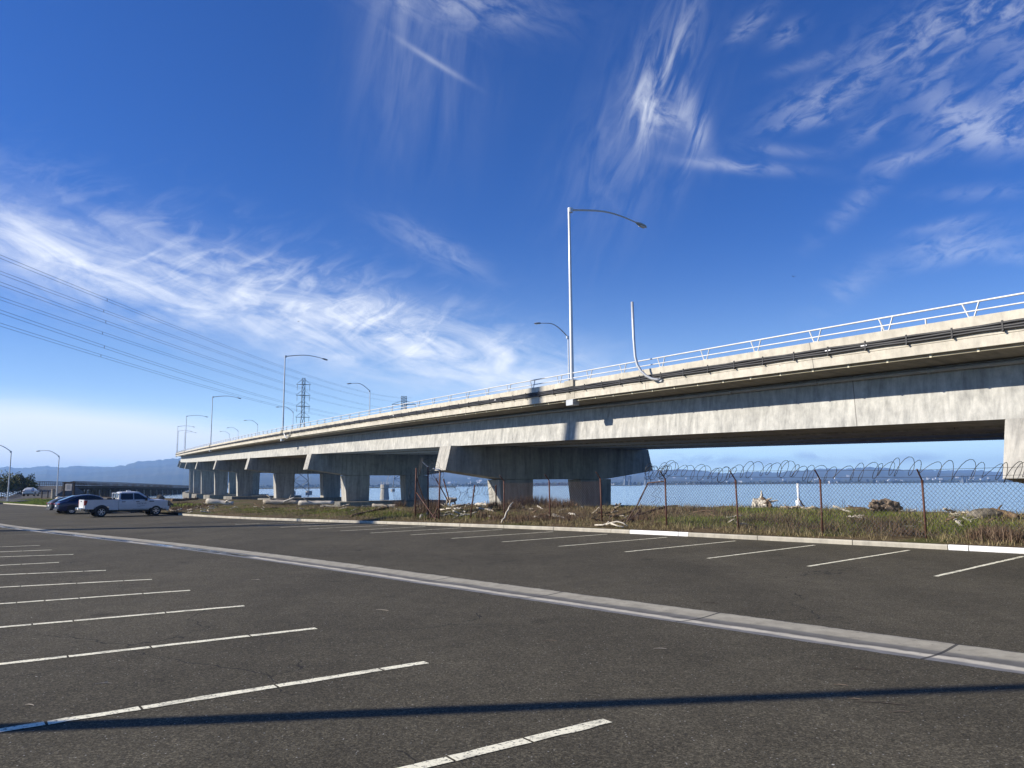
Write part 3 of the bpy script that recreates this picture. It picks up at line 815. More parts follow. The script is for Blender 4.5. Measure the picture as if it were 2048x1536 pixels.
# --- shorter run in front of the second pier
PM = []
for px, yt, yb in ((1009, 962, 1040), (1100, 961, 1036), (1203, 957, 1035)):
    pm = on_w(px, 1000, FW_+.5); PM.append((to_uw(pm)[0], on_w(px, yt, FW_+.5)[2]))
fb = (*uw(PM[1][0], FW_+.5), .2)
fence2 = empty('chain_link_fence', fb, 0, 'low rusty chain link fence with three posts in front of the nearest full pier', 'fence')
for u, zt in PM:
    xy = uw(u, FW_+.5); b_ = np.array([*xy, float(verge_z(u, 1.5))-.1]); t_ = np.array([*(xy+A_*.04), zt]); post_mesh(b_, t_).build('post', M['rust_post'], fence2, smooth=True)
    mb = MB(); mb.tube([t_, t_+np.array([*(-B_*.26), .26])], .022, 6); mb.build('outrigger', M['rust_post'], fence2)
for (u0, z0), (u1, z1) in zip(PM[:-1], PM[1:]):
    q = [np.array([*uw(u0, FW_+.5), float(verge_z(u0, 1.5))+.02]), np.array([*uw(u1, FW_+.5), float(verge_z(u1, 1.5))+.02]), np.array([*uw(u1, FW_+.5), z1-.1]), np.array([*uw(u0, FW_+.5), z0-.1])]
    o = fast_mesh('mesh_panel', *chain(q), M['rust_mesh'], fence2); o.matrix_parent_inverse = Matrix.Translation(-fence2.location)
# trampled rolls of mesh in the gap
mb = MB()
for pts in ([(1219, 1036), (1240, 1034), (1262, 1026), (1282, 1016)], [(1283, 1014), (1278, 1026), (1268, 1038), (1248, 1050)], [(1240, 1046), (1290, 1028), (1330, 1016), (1356, 1014)]):
    mb.tube([on_verge(*p)+np.array([0, 0, .05+.03*math.sin(i*3)]) for i, p in enumerate(pts)], .055, 7)
o = mb.build('fallen_mesh', M['rust_mesh'], origin=on_verge(1262, 1026)); tag(o, 'dark trampled rolls of fence mesh lying in the gap of the fence', 'fallen fence')
# --- leaning remnants at the left
c0 = on_w(856, 1000, FW_)
fence3 = empty('broken_fence', (*c0[:2], .2), 0, 'tall leaning fence corner of three rusty posts with torn mesh and a razor coil', 'fence')
PC = []
for px, pxb, yt, yb, w in ((832.5, 830, 936, 1039, FW_), (856, 856.5, 934, 1026, FW_+1.6), (880, 877.5, 939.5, 1040, FW_)):
    t_ = on_w(px, yt, w); b_ = on_w(pxb, yb, w); b_[2] = verge_z(*((lambda a: (a[0], a[1]-KERB_W))(to_uw(b_))))-.1
    PC.append((b_, t_)); post_mesh(b_, t_, .042).build('post', M['rust_post'], fence3, smooth=True)
mb = MB(); mb.tube([PC[1][1], PC[1][1]+np.array([-.30, -.2, .28])], .03, 6); mb.tube([PC[2][1], PC[2][1]+np.array([-.34, -.1, .06])], .03, 6); mb.build('outrigger', M['ivory'], fence3)
mb = MB()
mb.tube([on_w(833, 985, FW_), on_w(872, 1040, FW_)], .028, 6); mb.tube([on_w(862, 1040, FW_-.3), on_w(874, 1018, FW_-.2)], .026, 6); mb.tube([on_w(870, 1041, FW_-.3), on_w(875, 1010, FW_)], .026, 6)
mb.tube([on_w(887, 958, FW_+1.5), on_w(898, 1000, FW_+1.5)], .04, 6); mb.tube([on_w(833, 955, FW_), on_w(851, 1011, FW_+1.)], .03, 6); mb.tube([on_w(872, 958, FW_+.4), on_w(897, 1004, FW_+1.2)], .03, 6)
mb.build('brace', M['rust_post'], fence3)
def pan(pts, name='mesh_panel'):
    o = fast_mesh(name, *chain(pts, .075, .0042), M['rust_mesh'], fence3); o.matrix_parent_inverse = Matrix.Translation(-fence3.location)
wq = FW_+1.6
pan([on_w(857, 1014, wq), on_w(890, 1005, wq), on_w(879, 946, wq), on_w(857, 940, wq)])
pan([on_w(833, 1010, FW_), on_w(855, 1012, FW_), on_w(836, 960, FW_)])
razor([on_w(826, 985, FW_), on_w(830, 955, FW_), on_w(843, 932, FW_+.3), on_w(862, 930, FW_+.4), on_w(878, 946, FW_+.3)], .33, 17, 5, .006).build('razor_wire', M['wire'], fence3)
# lone posts further right
for px, pxb, yt, yb, lab in ((949.5, 940, 970, 1039, 'thin rusty post leaning right, alone between two fences'), (992, 992, 971, 1004, 'short dark thin post before the lit pier column')):
    t_ = on_w(px, yt, FW_+.3); b_ = on_verge(pxb, yb); o = MB(); o.tube([b_-np.array([0, 0, .1]), t_], .035, 7); tag(o.build('fence_post', M['rust_post'], origin=b_, smooth=True), lab, 'post', 'loose fence posts')
o = razor([on_w(896, 976, FW_+2.5), on_w(912, 984, FW_+2.5), on_w(930, 991, FW_+2.5), on_w(944, 983, FW_+2.5), on_w(972, 974, FW_+2.5), on_w(982, 978, FW_+2.5)], .30, 20, 9, .006).build('razor_wire_coil', M['wire'], origin=on_w(930, 991, FW_+2.5))
tag(o, 'sagging loose coil of razor wire between broken fence and lone post', 'razor wire')

# ================================================================= DRIFTWOOD, ROCKS, PLANTS
def log_mesh(p0, p1, r, seed, knots=2, bend=.05):
    rr = random.Random(seed); p0, p1 = Vector(p0), Vector(p1); L = (p1-p0).length; mb = MB(); n = 9
    pts, rad = [], []
    for i in range(n):
        t = i/(n-1); pts.append(p0.lerp(p1, t)+Vector((rr.uniform(-1, 1), rr.uniform(-1, 1), rr.uniform(-.3, .6)))*r*bend*4); rad.append(r*(1.1-.35*t)*rr.uniform(.86, 1.12))
    mb.tube(pts, rad, 12)
    mb.v = [tuple(q+rr.uniform(-1, 1)*r*.16 for q in v_) for v_ in mb.v]
    for k in range(knots):
        t = rr.uniform(.15, .9); c = p0.lerp(p1, t); d = Vector((rr.uniform(-1, 1), rr.uniform(-1, 1), rr.uniform(.2, 1))).normalized()
        mb.tube([c, c+d*r*2.0, c+d*r*3.2+Vector((rr.uniform(-1, 1), rr.uniform(-1, 1), 0))*r], [r*.4, r*.28, r*.12], 6)
    return mb
def log(p0, p1, r, mat, label, seed, name='driftwood_log', cat='log', knots=2, group=None, bend=.05):
    tag(log_mesh(p0, p1, r, seed, knots, bend).build(name, M[mat], origin=[float(q) for q in (np.asarray(p0)+p1)/2], smooth=True), label, cat, group)
def vlog(a, b2, r, mat, label, seed, lift=.6, **k):
    p0, p1 = on_verge(*a), on_verge(*b2)
    p0 = p0+np.array([0, 0, r*lift]); p1 = p1+np.array([0, 0, r*lift]); log(p0, p1, r, mat, label, seed, **k)
def dlog(a, b2, D, r, mat, label, seed, **k): log(at_y(*a, D), at_y(*b2, D), r, mat, label, seed, **k)
dlog((414, 1003), (467, 1007), 63, .21, 'drift_pale', 'thick white log on the bank below the fifth pier', 1, knots=1)
dlog((526, 1004), (600, 1005), 57, .19, 'drift', 'brownish bleached log on bank, left half of the long pair', 2)
dlog((598, 1006), (668, 1006), 56, .16, 'drift_pale', 'long white log on the bank left of the second lit pier foot', 3, knots=1)
dlog((568, 1004), (589, 995), 56.5, .08, 'drift_pale', 'pale branch sticking up between the two long logs', 4, knots=0, cat='branch', name='driftwood_branch')
vlog((745, 1014), (797, 1004), .13, 'drift', 'long pale trunk with root end on the bank crest left of broken fence', 5)
vlog((703, 1034), (775, 1016), .08, 'drift_brown', 'thin dark branch lying across the green slope left of broken fence', 6, knots=4, cat='branch', name='driftwood_branch')
vlog((955, 1017), (988, 1023), .06, 'drift', 'weathered plank-like stick right of the lone leaning post', 7, knots=0, cat='branch', name='driftwood_branch')
log(on_verge(1004, 1047)+np.array([0, 0, .02]), on_w(1025, 1004, FW_+.2), .035, 'drift_pale', 'pale stick leaning upright against the three-post fence', 8, knots=2, cat='branch', name='driftwood_branch', bend=.3)
vlog((345, 1003), (395, 996), .22, 'drift_brown', 'dark broken stump log at the left end of the driftwood', 9, knots=5)
vlog((1560, 1019), (1640, 1014), .07, 'drift', 'curved grey branch on the crest below the white marker', 10, knots=3, cat='branch', name='driftwood_branch', bend=.5)
vlog((1575, 1021), (1620, 1018), .06, 'drift_brown', 'dark branch beside the curved grey branch on the crest', 11, knots=4, cat='branch', name='driftwood_branch', bend=.5)
log(on_verge(1610, 1014)+np.array([0, 0, .05]), on_w(1598, 998, KERB_W+8), .03, 'drift_brown', 'thin stick pointing up toward the white marker post', 12, knots=1, cat='branch', name='driftwood_branch')
log(on_verge(1456, 1046), on_w(1468, 1038, KERB_W+1.6), .025, 'drift_pale', 'pale bent twig by the second fence post from the gap', 13, knots=2, cat='branch', name='driftwood_branch')
vlog((880, 1021), (925, 1019), .07, 'drift_pale', 'pale branch on the debris below the animal-shaped root', 40, knots=3, cat='branch', name='driftwood_branch', bend=.4)
vlog((905, 1014), (955, 1009), .07, 'drift', 'grey branch on the crest behind the lone leaning post', 41, knots=4, cat='branch', name='driftwood_branch', bend=.4)
vlog((950, 1007), (985, 1004), .09, 'drift_pale', 'bleached branch on crest just left of the lit column', 42, knots=5, cat='branch', name='driftwood_branch', bend=.4)
# curled white branch on the kerb
mb = MB()
for pts in ([(1212, 1052), (1224, 1048), (1234, 1046), (1246, 1049), (1256, 1056)], [(1190, 1053), (1206, 1053), (1214, 1050)], [(1222, 1050), (1236, 1055), (1248, 1057)], [(1214, 1050), (1218, 1046)]):
    mb.tube([on_w(x, y-3, KERB_W+.25+.05*i) for i, (x, y) in enumerate(pts)], [.035, .03, .03, .025, .02][:len(pts)], 6)
tag(mb.build('driftwood_branch', M['drift_pale'], origin=on_w(1234, 1050, KERB_W+.3), smooth=True), 'curled white branch lying right behind the kerb by the gap', 'branch')
# root shaped like an animal
c = on_verge(893, 1009)+np.array([0, 0, .1]); mb = MB()
def wp(x, y, D): return at_y(x, y, D)
D0 = c[1]
mb.tube([wp(893, 1000, D0), wp(903, 1000, D0), wp(912, 999, D0), wp(912, 995, D0)], [.20, .17, .11, .06], 9); mb.tube([wp(895, 1001, D0), wp(893, 1010, D0)], [.09, .06], 6); mb.tube([wp(908, 1000, D0), wp(911, 1010, D0)], [.08, .05], 6); mb.tube([wp(901, 1001, D0-.2), wp(899, 1010, D0-.2)], [.08, .05], 6)
tag(mb.build('driftwood_root', M['drift'], origin=c, smooth=True), 'pale animal-shaped driftwood root standing on the crest by the broken fence', 'driftwood')
# stumps and rocks on the crest at right
def lump(c, size, seed, rough=.22, n=14, m_=9, power=1.0):
    rr = np.random.default_rng(seed); ph = rr.uniform(0, 6.28, (6,)); mb = MB(); P = []
    for i in range(m_+1):
        v = -math.pi/2+math.pi*i/m_; row = []
        for j in range(n+1):
            h = 2*math.pi*(j % n)/n; q = 1+rough*(math.sin(3*h+ph[0]+v*2)+.7*math.sin(5*h+ph[1]-v*3)+.6*math.sin(v*6+ph[2]+2*h)+.5*math.sin(9*h+ph[3]+4*v))
            row.append((c[0]+size[0]*q*math.cos(v)*math.cos(h), c[1]+size[1]*q*math.cos(v)*math.sin(h), c[2]+size[2]*q*math.sin(v)))
        P.append(row)
    mb.grid(P); return mb
c = on_verge(1520, 1017); D0 = c[1]
mb = MB(); a, b2 = wp(1509, 1009, D0+.3), wp(1532, 1008, D0-.3); mb = log_mesh(a, b2, .23, 90, 3, .03); st = mb.build('driftwood_stump', M['drift_pale'], origin=c, smooth=False)
tag(st, 'pale sawn stump lying on the grassy crest, nearest to the gap', 'stump')
mb = MB(); mb.tube([wp(1527, 1000, D0), wp(1524, 994, D0)], [.12, .05], 7); mb.tube([wp(1531, 1003, D0-.3), wp(1543, 1018, D0-.3)], [.16, .10], 8); mb.tube([wp(1534, 1010, D0-.36), wp(1533.4, 1010, D0-.40)], [.2, .19], 10); o = mb.build('root', M['drift_brown']); o.parent = st; o.matrix_parent_inverse = Matrix.Translation(-st.location)
c = on_verge(1770, 1025); D0 = c[1]
mb = MB()
for k in range(26):
    rr = random.Random(100+k); x = rr.uniform(1746, 1796); y = rr.uniform(1003, 1020)+max(0, (x-1770)*.12)
    a = wp(x, y, D0+rr.uniform(-.3, .3)); d = np.array([rr.uniform(.3, 1), rr.uniform(-.5, .5), rr.uniform(-.35, .15)]); L = rr.uniform(.25, .5)
    mb.tube([a-d*L/2, a+np.array([0, 0, rr.uniform(-.03, .03)]), a+d*L/2], [rr.uniform(.03, .07), rr.uniform(.07, .12), rr.uniform(.03, .06)], 7)
mb.add(*(lambda q: (q.v, q.f))(lump(wp(1770, 1012, D0+.15), (.48, .35, .22), 4, .16)))
tag(mb.build('driftwood_stump', M['drift_mid'], origin=c, smooth=False), 'large twisted root stump on the crest between two fence posts', 'stump')
c = on_verge(1985, 1034)
tag(lump(wp(1968, 1030, c[1]+.2), (.52, .45, .20), 8, .07, 20, 12).build('boulder', M['rock'], origin=c, smooth=True), 'rounded mottled boulder on the crest at the right edge', 'boulder')
vlog((1985, 1027), (2032, 1038), .12, 'drift_brown', 'dark log running down from the boulder at right', 21, knots=1)
c = on_verge(1712, 1018)
tag(lump(c+np.array([0, 0, .02]), (.55, .4, .10), 15, .12, 18, 10).build('seaweed_mound', M['drift_brown'], origin=c, smooth=True), 'low brown mound of dried weed with a gull on it', 'mound')
def gull(name, c, s, rz, lab, mat='gull', grp=None):
    e = MB(); P = []
    for x, w, z in ((-.2, .01, .16), (-.1, .05, .15), (.0, .075, .15), (.1, .06, .17), (.15, .035, .2), (.18, .035, .24), (.22, .03, .25), (.25, .008, .24)):
        P.append([(x*s, w*s*math.cos(2*math.pi*k/8), (z+w*math.sin(2*math.pi*k/8))*s) for k in range(9)])
    e.grid(P)
    for sy in (-.03, .03): e.tube([(0, sy*s, 0), (0, sy*s, .1*s)], .008*s, 4)
    o = e.build(name, M[mat], smooth=True); o.location = Vector(c); o.rotation_euler = (0, 0, rz); return tag(o, lab, 'gull', grp)
gull('gull', on_verge(1701, 1015)+np.array([0, 0, .05]), .62, R(200), 'white gull standing on the brown weed mound')
gull('gull', on_verge(1827, 1027)+np.array([0, 0, .0]), .58, R(20), 'white gull on the crest right of the twisted root stump')
def flyer(px, py, Y, span, mat, lab, rz):
    c = at_y(px, py, Y); mb = MB()
    L = [(-.5, .13), (-.3, .16), (-.1, .02), (0, 0), (.1, .02), (.3, .15), (.5, .10)]
    mb.grid([[(x*span, .09*span-abs(x)*.05*span, z*span*.8) for x, z in L], [(x*span, .02*span, z*span*.8+.02*span) for x, z in L], [(x*span, -.07*span-abs(x)*.1*span, z*span*.8) for x, z in L], [(x*span, .02*span, z*span*.8-.015*span) for x, z in L], [(x*span, .09*span-abs(x)*.05*span, z*span*.8) for x, z in L]])
    mb.tube([(0, -.28*span, 0), (0, -.1*span, -.01*span), (0, .15*span, -.01*span), (0, .25*span, .01*span)], [.02*span, .055*span, .06*span, .02*span], 7)
    o = mb.build('flying_bird', M[mat]); o.location = Vector(c); o.rotation_euler = (0, 0, rz); tag(o, lab, 'bird', 'birds in the sky')
flyer(1587, 553, 200, 1.15, 'bird', 'dark bird gliding in open sky right of the tallest lamp', R(10))
flyer(753, 641, 220, 1.0, 'gull', 'white bird in front of the cloud band, rightmost of three', R(30)); flyer(597, 643, 230, .9, 'bird', 'dark bird before the cloud band, leftmost of three', R(-30)); flyer(708, 657, 240, .6, 'bird', 'tiny dark bird before the cloud band, between two others', R(60))
# scattered sticks: six shapes, many copies
shapes = []
for k in range(6):
    L = .9
    shapes.append(log_mesh((-L/2, 0, 0), (L/2, 0, 0), .035, 60+k, knots=2+k % 2, bend=.35))
protos = {}
def stick(px, py, mat, label, group, sc):
    rr = rng; p = on_verge(px, py); k = rr.randrange(6); key = (k, mat)
    if key not in protos:
        o = shapes[k].build('driftwood_stick', M[mat], smooth=True); protos[key] = o
    else:
        o = protos[key].copy(); COL.objects.link(o)
    o.location = Vector(p)+Vector((0, 0, .05)); o.scale = (sc, sc, sc); o.rotation_euler = (rr.uniform(0, 6), rr.uniform(-.35, .35), rr.uniform(0, 6.28))
    tag(o, label, 'driftwood', group)
for (x0, x1, y0, y1, n, lab, gp_) in ((338, 428, 1006, 1026, 34, 'driftwood stick in the debris heap in front of the pickup', 'sticks in the heap by the pickup'), (835, 1000, 1004, 1038, 44, 'driftwood stick strewn on the bank around the broken fence', 'sticks around the broken fence'),
                              (1020, 1255, 1010, 1044, 36, 'driftwood stick on the brown bank behind the three-post fence', 'sticks behind the three-post fence'), (430, 800, 1008, 1022, 30, 'driftwood stick on the bank near the long logs', 'sticks near the long logs'), (1300, 2040, 1024, 1060, 22, 'small driftwood stick on the grassy bank behind the long fence', 'sticks behind the long fence')):
    for i in range(n): stick(rng.uniform(x0, x1), rng.uniform(y0, y1), rng.choice(['drift', 'drift_pale', 'drift_brown']), lab, gp_, rng.uniform(.35, 1.15))
# twigs and leaves blown onto the asphalt
for i, (px, py, L, mat, lab) in enumerate(((207, 1368, .14, 'drift', 'small pale twig on the asphalt between the two nearest left stall lines'), (60, 1411, .10, 'drift', 'tiny pale leaf scrap on the asphalt at the left, above the nearest long line'), (1765, 1408, .42, 'timber', 'long thin dark stick on the asphalt below the foreground shadow at right'), (1720, 1340, .26, 'timber', 'thin dark twig on the asphalt above the foreground shadow at right'),
                         (1800, 1425, .16, 'drift_mid', 'curled straw on the asphalt below the long thin dark stick'), (1682, 1371, .12, 'drift_mid', 'brown straw on the asphalt just above the foreground shadow'), (1420, 1207, .30, 'timber', 'thin dark twig on the asphalt beyond the gutter'), (1100, 1282, .16, 'drift_mid', 'brown straw on the asphalt just before the gutter'),
                         (765, 1221, .22, 'drift', 'forked pale twig on the asphalt in mid lot'), (512, 1160, .20, 'drift', 'pale twig beside the gutter far down the lot'), (1320, 1298, .14, 'drift', 'yellow straw on the asphalt near the gutter'), (1710, 1399, .10, 'drift_mid', 'brown leaf scrap below the foreground shadow'))):
    p = on_lot(px, py); mb = MB(); a = rng.uniform(-.4, .4)
    mb.tube([(-L/2, 0, .006), (-L*.1, L*.04, .009), (L*.2, L*.03, .008), (L/2, -L*.05, .006)], [.0025, .004, .004, .002], 5)
    if i % 3 == 0: mb.tube([(0, L*.07, .012), (L*.2, L*.25, .012)], .003, 4)
    o = mb.build('twig', M[mat]); o.location = Vector(p); o.rotation_euler = (0, 0, a); tag(o, lab, 'twig', 'twigs on the asphalt')
# rocks along the shore at left
protoR = [lump((0, 0, 0), (.5, .42, .32), 30+k, .14, 10, 7).build('shore_rock', M['riprap']) for k in range(4)]
first = [True]*4
for i in range(70):
    x = rng.uniform(196, 345); Y = rng.uniform(88, 125) if i % 2 else rng.uniform(70, 90); k = i % 4
    p = at_y(x, 995, Y); u, w = to_uw(p); 
    z = max(float(verge_z(u, max(.3, w-KERB_W))), -1.5)
    o = protoR[k] if first[k] else protoR[k].copy()
    if not first[k]: COL.objects.link(o)
    first[k] = False
    s = rng.uniform(.5, 1.6); o.location = (p[0], p[1], z+.1); o.scale = (s, s, s*.9); o.rotation_euler = (rng.uniform(0, 6), rng.uniform(0, 6), rng.uniform(0, 6))
    tag(o, 'dark shore rock on the bank behind the parked vehicles', 'rock', 'rocks behind the vehicles')
# ---- blades
def blades(C, H, Wd, lean, name, mat, kind='stuff', label=None):
    n = len(C); az = nrng.uniform(0, 2*np.pi, n); ln = nrng.uniform(0, lean, n); face = nrng.uniform(0, 2*np.pi, n)
    tip = C+np.stack([np.cos(az)*ln*H, np.sin(az)*ln*H, H*np.sqrt(np.clip(1-ln*ln, .05, 1))], 1)
    mid = C+(tip-C)*.5+np.stack([-np.cos(az)*.12*H*ln, -np.sin(az)*.12*H*ln, .08*H], 1)
    sd = np.stack([np.cos(face), np.sin(face), np.zeros(n)], 1)*(Wd/2)[:, None]
    V = np.concatenate([C-sd, C+sd, mid+sd*.8, mid-sd*.8, tip], 0); i = np.arange(n)
    Fq = np.stack([i, i+n, i+2*n, i+3*n], 1); Ft = np.stack([i+3*n, i+2*n, i+4*n, i+4*n], 1)
    me = bpy.data.meshes.new(name); me.vertices.add(5*n); me.vertices.foreach_set('co', V.astype(np.float32).ravel())
    me.loops.add(7*n); lp = np.concatenate([Fq, Ft[:, :3], ], 1)
    me.loops.foreach_set('vertex_index', lp.astype(np.int32).ravel()); me.polygons.add(2*n)
    ls = np.stack([np.arange(n)*7, np.arange(n)*7+4], 1).ravel().astype(np.int32); me.polygons.foreach_set('loop_start', ls)
    try: me.polygons.foreach_set('loop_total', np.tile(np.array([4, 3], np.int32), n))
    except Exception: pass
    me.update(calc_edges=True); me.validate(); me.materials.append(M[mat])
    o = bpy.data.objects.new(name, me); COL.objects.link(o)
    return tag(o, label, None, None, kind)
def field(n, u0, u1, d0, d1):
    u = nrng.uniform(u0, u1, n); d = d0+(d1-d0)*nrng.uniform(0, 1, n); k = np.sin(u*1.1+d*.9)+np.sin(u*2.7-d*1.7+1)+.7*np.sin(u*.33+d*2)+nrng.normal(0, .8, n)
    keep = k > -.4; u, d = u[keep], d[keep]
    return np.stack([A_[0]*u+B_[0]*(KERB_W+d), A_[1]*u+B_[1]*(KERB_W+d), verge_z(u, d)-.01], 1)
C = np.concatenate([field(95000, -22, 40, .18, 9), field(16000, -25, 36, .16, 1.2), field(9000, 40, 66, .2, 8)])
blades(C, nrng.uniform(.05, .26, len(C))*(.6+.8*nrng.uniform(0, 1, len(C))**2), nrng.uniform(.006, .014, len(C)), .85, 'dry_grass', 'grass_dry')
C = field(3600, -22, 40, .25, 7); blades(C, nrng.uniform(.25, .62, len(C)), nrng.uniform(.005, .011, len(C)), .55, 'dry_stalks', 'grass_dry')
gc = []
for px, py, n, su, sv in ((1400, 1042, 4200, 1.4, .8), (1430, 1050, 2500, 1.2, .5), (1510, 1021, 2600, .8, .5), (1540, 1024, 1500, .9, .5), (1680, 1028, 2600, 2.0, .6), (1760, 1030, 1600, 1.2, .6), (1900, 1055, 3200, .8, .6), (1960, 1062, 2400, .7, .5), (1950, 1045, 1500, .8, .5), (1690, 1052, 2200, .7, .7), (1850, 1034, 1200, 1.0, .4),
                    (1290, 1012, 1200, 1.5, .6), (700, 1022, 5200, 3.0, 1.2), (640, 1024, 3600, 2.4, 1.0), (760, 1028, 3200, 1.8, .8), (800, 1032, 2200, 1.2, .6), (540, 1020, 3200, 3.0, 1.0), (460, 1016, 2400, 3.0, .8), (500, 1024, 2200, 2.0, .8), (930, 1034, 1500, 1.2, .5), (975, 1036, 1200, 1.0, .4), (850, 1036, 800, .8, .4), (1000, 1030, 700, .8, .4), (1580, 1050, 900, .9, .6), (1640, 1040, 900, 1, .5)):
    p = on_verge(px, py); u, w = to_uw(p); uu = nrng.normal(u, su, n); dd = np.clip(nrng.normal(w-KERB_W, sv, n), .2, 11)
    gc.append(np.stack([A_[0]*uu+B_[0]*(KERB_W+dd), A_[1]*uu+B_[1]*(KERB_W+dd), verge_z(uu, dd)-.01], 1))
C = np.concatenate(gc); C = C[nrng.uniform(0, 1, len(C)) < .62]
blades(C, nrng.uniform(.05, .17, len(C)), nrng.uniform(.008, .016, len(C)), .8, 'green_grass', 'grass_green')
n = 60000; u = nrng.uniform(88, 185, n); d = nrng.uniform(.25, 13, n)
C = np.stack([A_[0]*u+B_[0]*(KERB_W+d), A_[1]*u+B_[1]*(KERB_W+d), verge_z(u, d)-.01], 1); C = C[nrng.uniform(0, 1, n) < 1.0-.05*d]
blades(C, nrng.uniform(.10, .26, len(C)), nrng.uniform(.03, .07, len(C)), .8, 'lawn_grass', 'grass_lawn')
# dead brush clumps
def brush(px, py, rad, h, lab, grp, n=330):
    p = on_verge(px, py); C = p+np.stack([nrng.normal(0, rad*.45, n), nrng.normal(0, rad*.45, n), np.zeros(n)-.02], 1)
    o = blades(C, nrng.uniform(.25, 1.0, n)*h, nrng.uniform(.008, .02, n), .95, 'dead_bush', 'brush', None, lab); o['category'] = 'bush'; o['group'] = grp
for px, py, r_, h in ((1040, 1012, .8, .75), (1062, 1008, .8, .85), (1085, 1007, .8, .8), (1112, 1009, .6, .7), (1020, 1018, .6, .6), (1135, 1010, .5, .6), (990, 1014, .6, .5)):
    brush(px, py, r_, h, 'reddish brown brush clump on the crest in front of the nearest full pier', 'brush in front of the pier', 520)
for px, py, r_, h in ((1000, 1040, .7, .5), (1050, 1042, .8, .5), (1090, 1040, .6, .45), (1140, 1042, .6, .4), (970, 1036, .5, .45)):
    brush(px, py, r_, h, 'low grey brown brush clump along the foot of the three-post fence', 'brush along the three-post fence', 420)
for px, py, r_, h in ((1965, 1078, .5, .45), (2000, 1080, .6, .5), (2035, 1082, .6, .5), (1990, 1068, .5, .4)):
    brush(px, py, r_, h, 'tangled grey brush behind the white painted kerb at right', 'brush at the right', 420)
for px, py, r_, h in ((845, 1026, .6, .7), (868, 1020, .6, .8), (850, 1010, .6, .8), (870, 1036, .4, .4), (800, 1006, .5, .7)):
    brush(px, py, r_, h, 'dry thorny brush clump tangled in the broken fence', 'brush in the broken fence', 420)
for px, py, r_, h in ((355, 1020, 1.2, .6), (385, 1016, 1.2, .6), (410, 1012, 1.2, .5), (370, 1008, 1.2, .6), (350, 1026, .8, .35), (430, 1012, 1.0, .4)):
    brush(px, py, r_, h, 'brown brush clump in the debris heap ahead of the pickup', 'brush by the pickup', 420)
for px, py, r_, h in ((1340, 1030, 1.0, .35), (1380, 1020, 1.0, .35), (1570, 1045, .9, .4), (1600, 1055, .8, .4), (1660, 1060, .7, .4), (1760, 1062, .8, .45), (1790, 1050, .8, .4), (1730, 1045, .8, .35), (1820, 1068, .6, .4), (1500, 1058, .8, .3), (1450, 1030, .8, .3), (1290, 1040, .8, .35)):
    brush(px, py, r_, h, 'thin brown brush clump among the grass behind the long fence', 'brush behind the long fence', 300)
# bushes far left
for k, (px, py, Y, r_, h) in enumerate(((-4, 985, 205, 6, 4.0), (12, 984, 190, 4, 2.9), (26, 983, 196, 4, 3.2), (38, 982, 205, 3.6, 3.6), (47, 981, 200, 3.4, 4.0), (56, 983, 196, 2.6, 2.2), (-25, 986, 190, 7, 4.4))):
    p = at_y(px, py, Y); n = 2600; e = empty('shrub', p, 0, ['green brown shrub at the left picture edge beyond the path', 'low shrub behind the left lamp pole', 'shrub right of the left lamp pole', 'shrub left of the tallest far shrub', 'tallest far shrub, left of the ramp railing', 'low shrub at the foot of the ramp railing', 'shrub beyond the left picture edge'][k], 'shrub', 'shrubs by the far path')
    a = nrng.normal(0, 1, (n, 3)); a /= np.linalg.norm(a, axis=1)[:, None]; rad = nrng.uniform(.35, 1, n)**.5
    lob = 1+.35*np.sin(a[:, 0]*5+k)+.3*np.sin(a[:, 1]*7+k*2)+.25*np.sin(a[:, 2]*6+k)
    C = np.stack([a[:, 0]*rad*lob*r_*.55, a[:, 1]*rad*lob*r_*.5, np.abs(a[:, 2])*rad*lob*h*.85+.2], 1)
    s = nrng.uniform(.12, .30, n); t1 = nrng.normal(0, 1, (n, 3)); t1 /= np.linalg.norm(t1, axis=1)[:, None]; t2 = np.cross(t1, a); t2 /= np.linalg.norm(t2, axis=1)[:, None]+1e-6
    V = np.concatenate([C+t1*s[:, None], C+t2*s[:, None]*.7, C-t1*s[:, None], C-t2*s[:, None]*.7]); i = np.arange(n)
    fast_mesh('foliage', V, np.stack([i, i+n, i+2*n, i+3*n], 1), M['shrub'], e)
    mb = MB()
    for q in range(5): mb.tube([(0, 0, -.4), (rng.uniform(-.5, .5)*r_*.4, rng.uniform(-.5, .5)*r_*.4, h*.5), (rng.uniform(-.5, .5)*r_*.7, rng.uniform(-.5, .5)*r_*.7, h*.8)], [.12, .08, .03], 5)
    o = mb.build('stem', M['drift_brown']); o.parent = e

# ================================================================= IN THE WATER
p = at_y(1597.5, 1003, 118); tp = at_y(1596.5, 967, 118)
e = empty('marker_post', p, 0, 'slender white marker post standing in the water behind the fence', 'marker post'); H = tp[2]-p[2]
mb = MB(); mb.tube([(0, 0, -1.2), (0, 0, H)], .19, 10); o = mb.build('post', M['ivory'], smooth=True); o.parent = e
mb = MB(); mb.lathe([(0, .25), (.42, .2), (.5, -.1), (.4, -.8), (0, -.8)], (0, 0, 0), 12); o = mb.build('base_collar', M['ivory']); o.parent = e
p = at_y(769, 996, 205); H = at_y(769, 969, 205)[2]+1.5
e = empty('mooring_dolphin', (p[0], p[1], -1.5), 0, 'stained round concrete mooring dolphin in the water between pier columns', 'mooring dolphin')
mb = MB(); mb.lathe([(0, H), (1.1, H), (1.15, H-1.0), (1.0, H-1.1), (1.25, 0), (1.4, -.6)], (0, 0, 0), 16); o = mb.build('drum', M['pier'], smooth=False); o.parent = e
mb = MB()
for a in range(6): mb.tube([(1.0*math.cos(a), 1.0*math.sin(a), H), (1.0*math.cos(a), 1.0*math.sin(a), H+.7)], .08, 5)
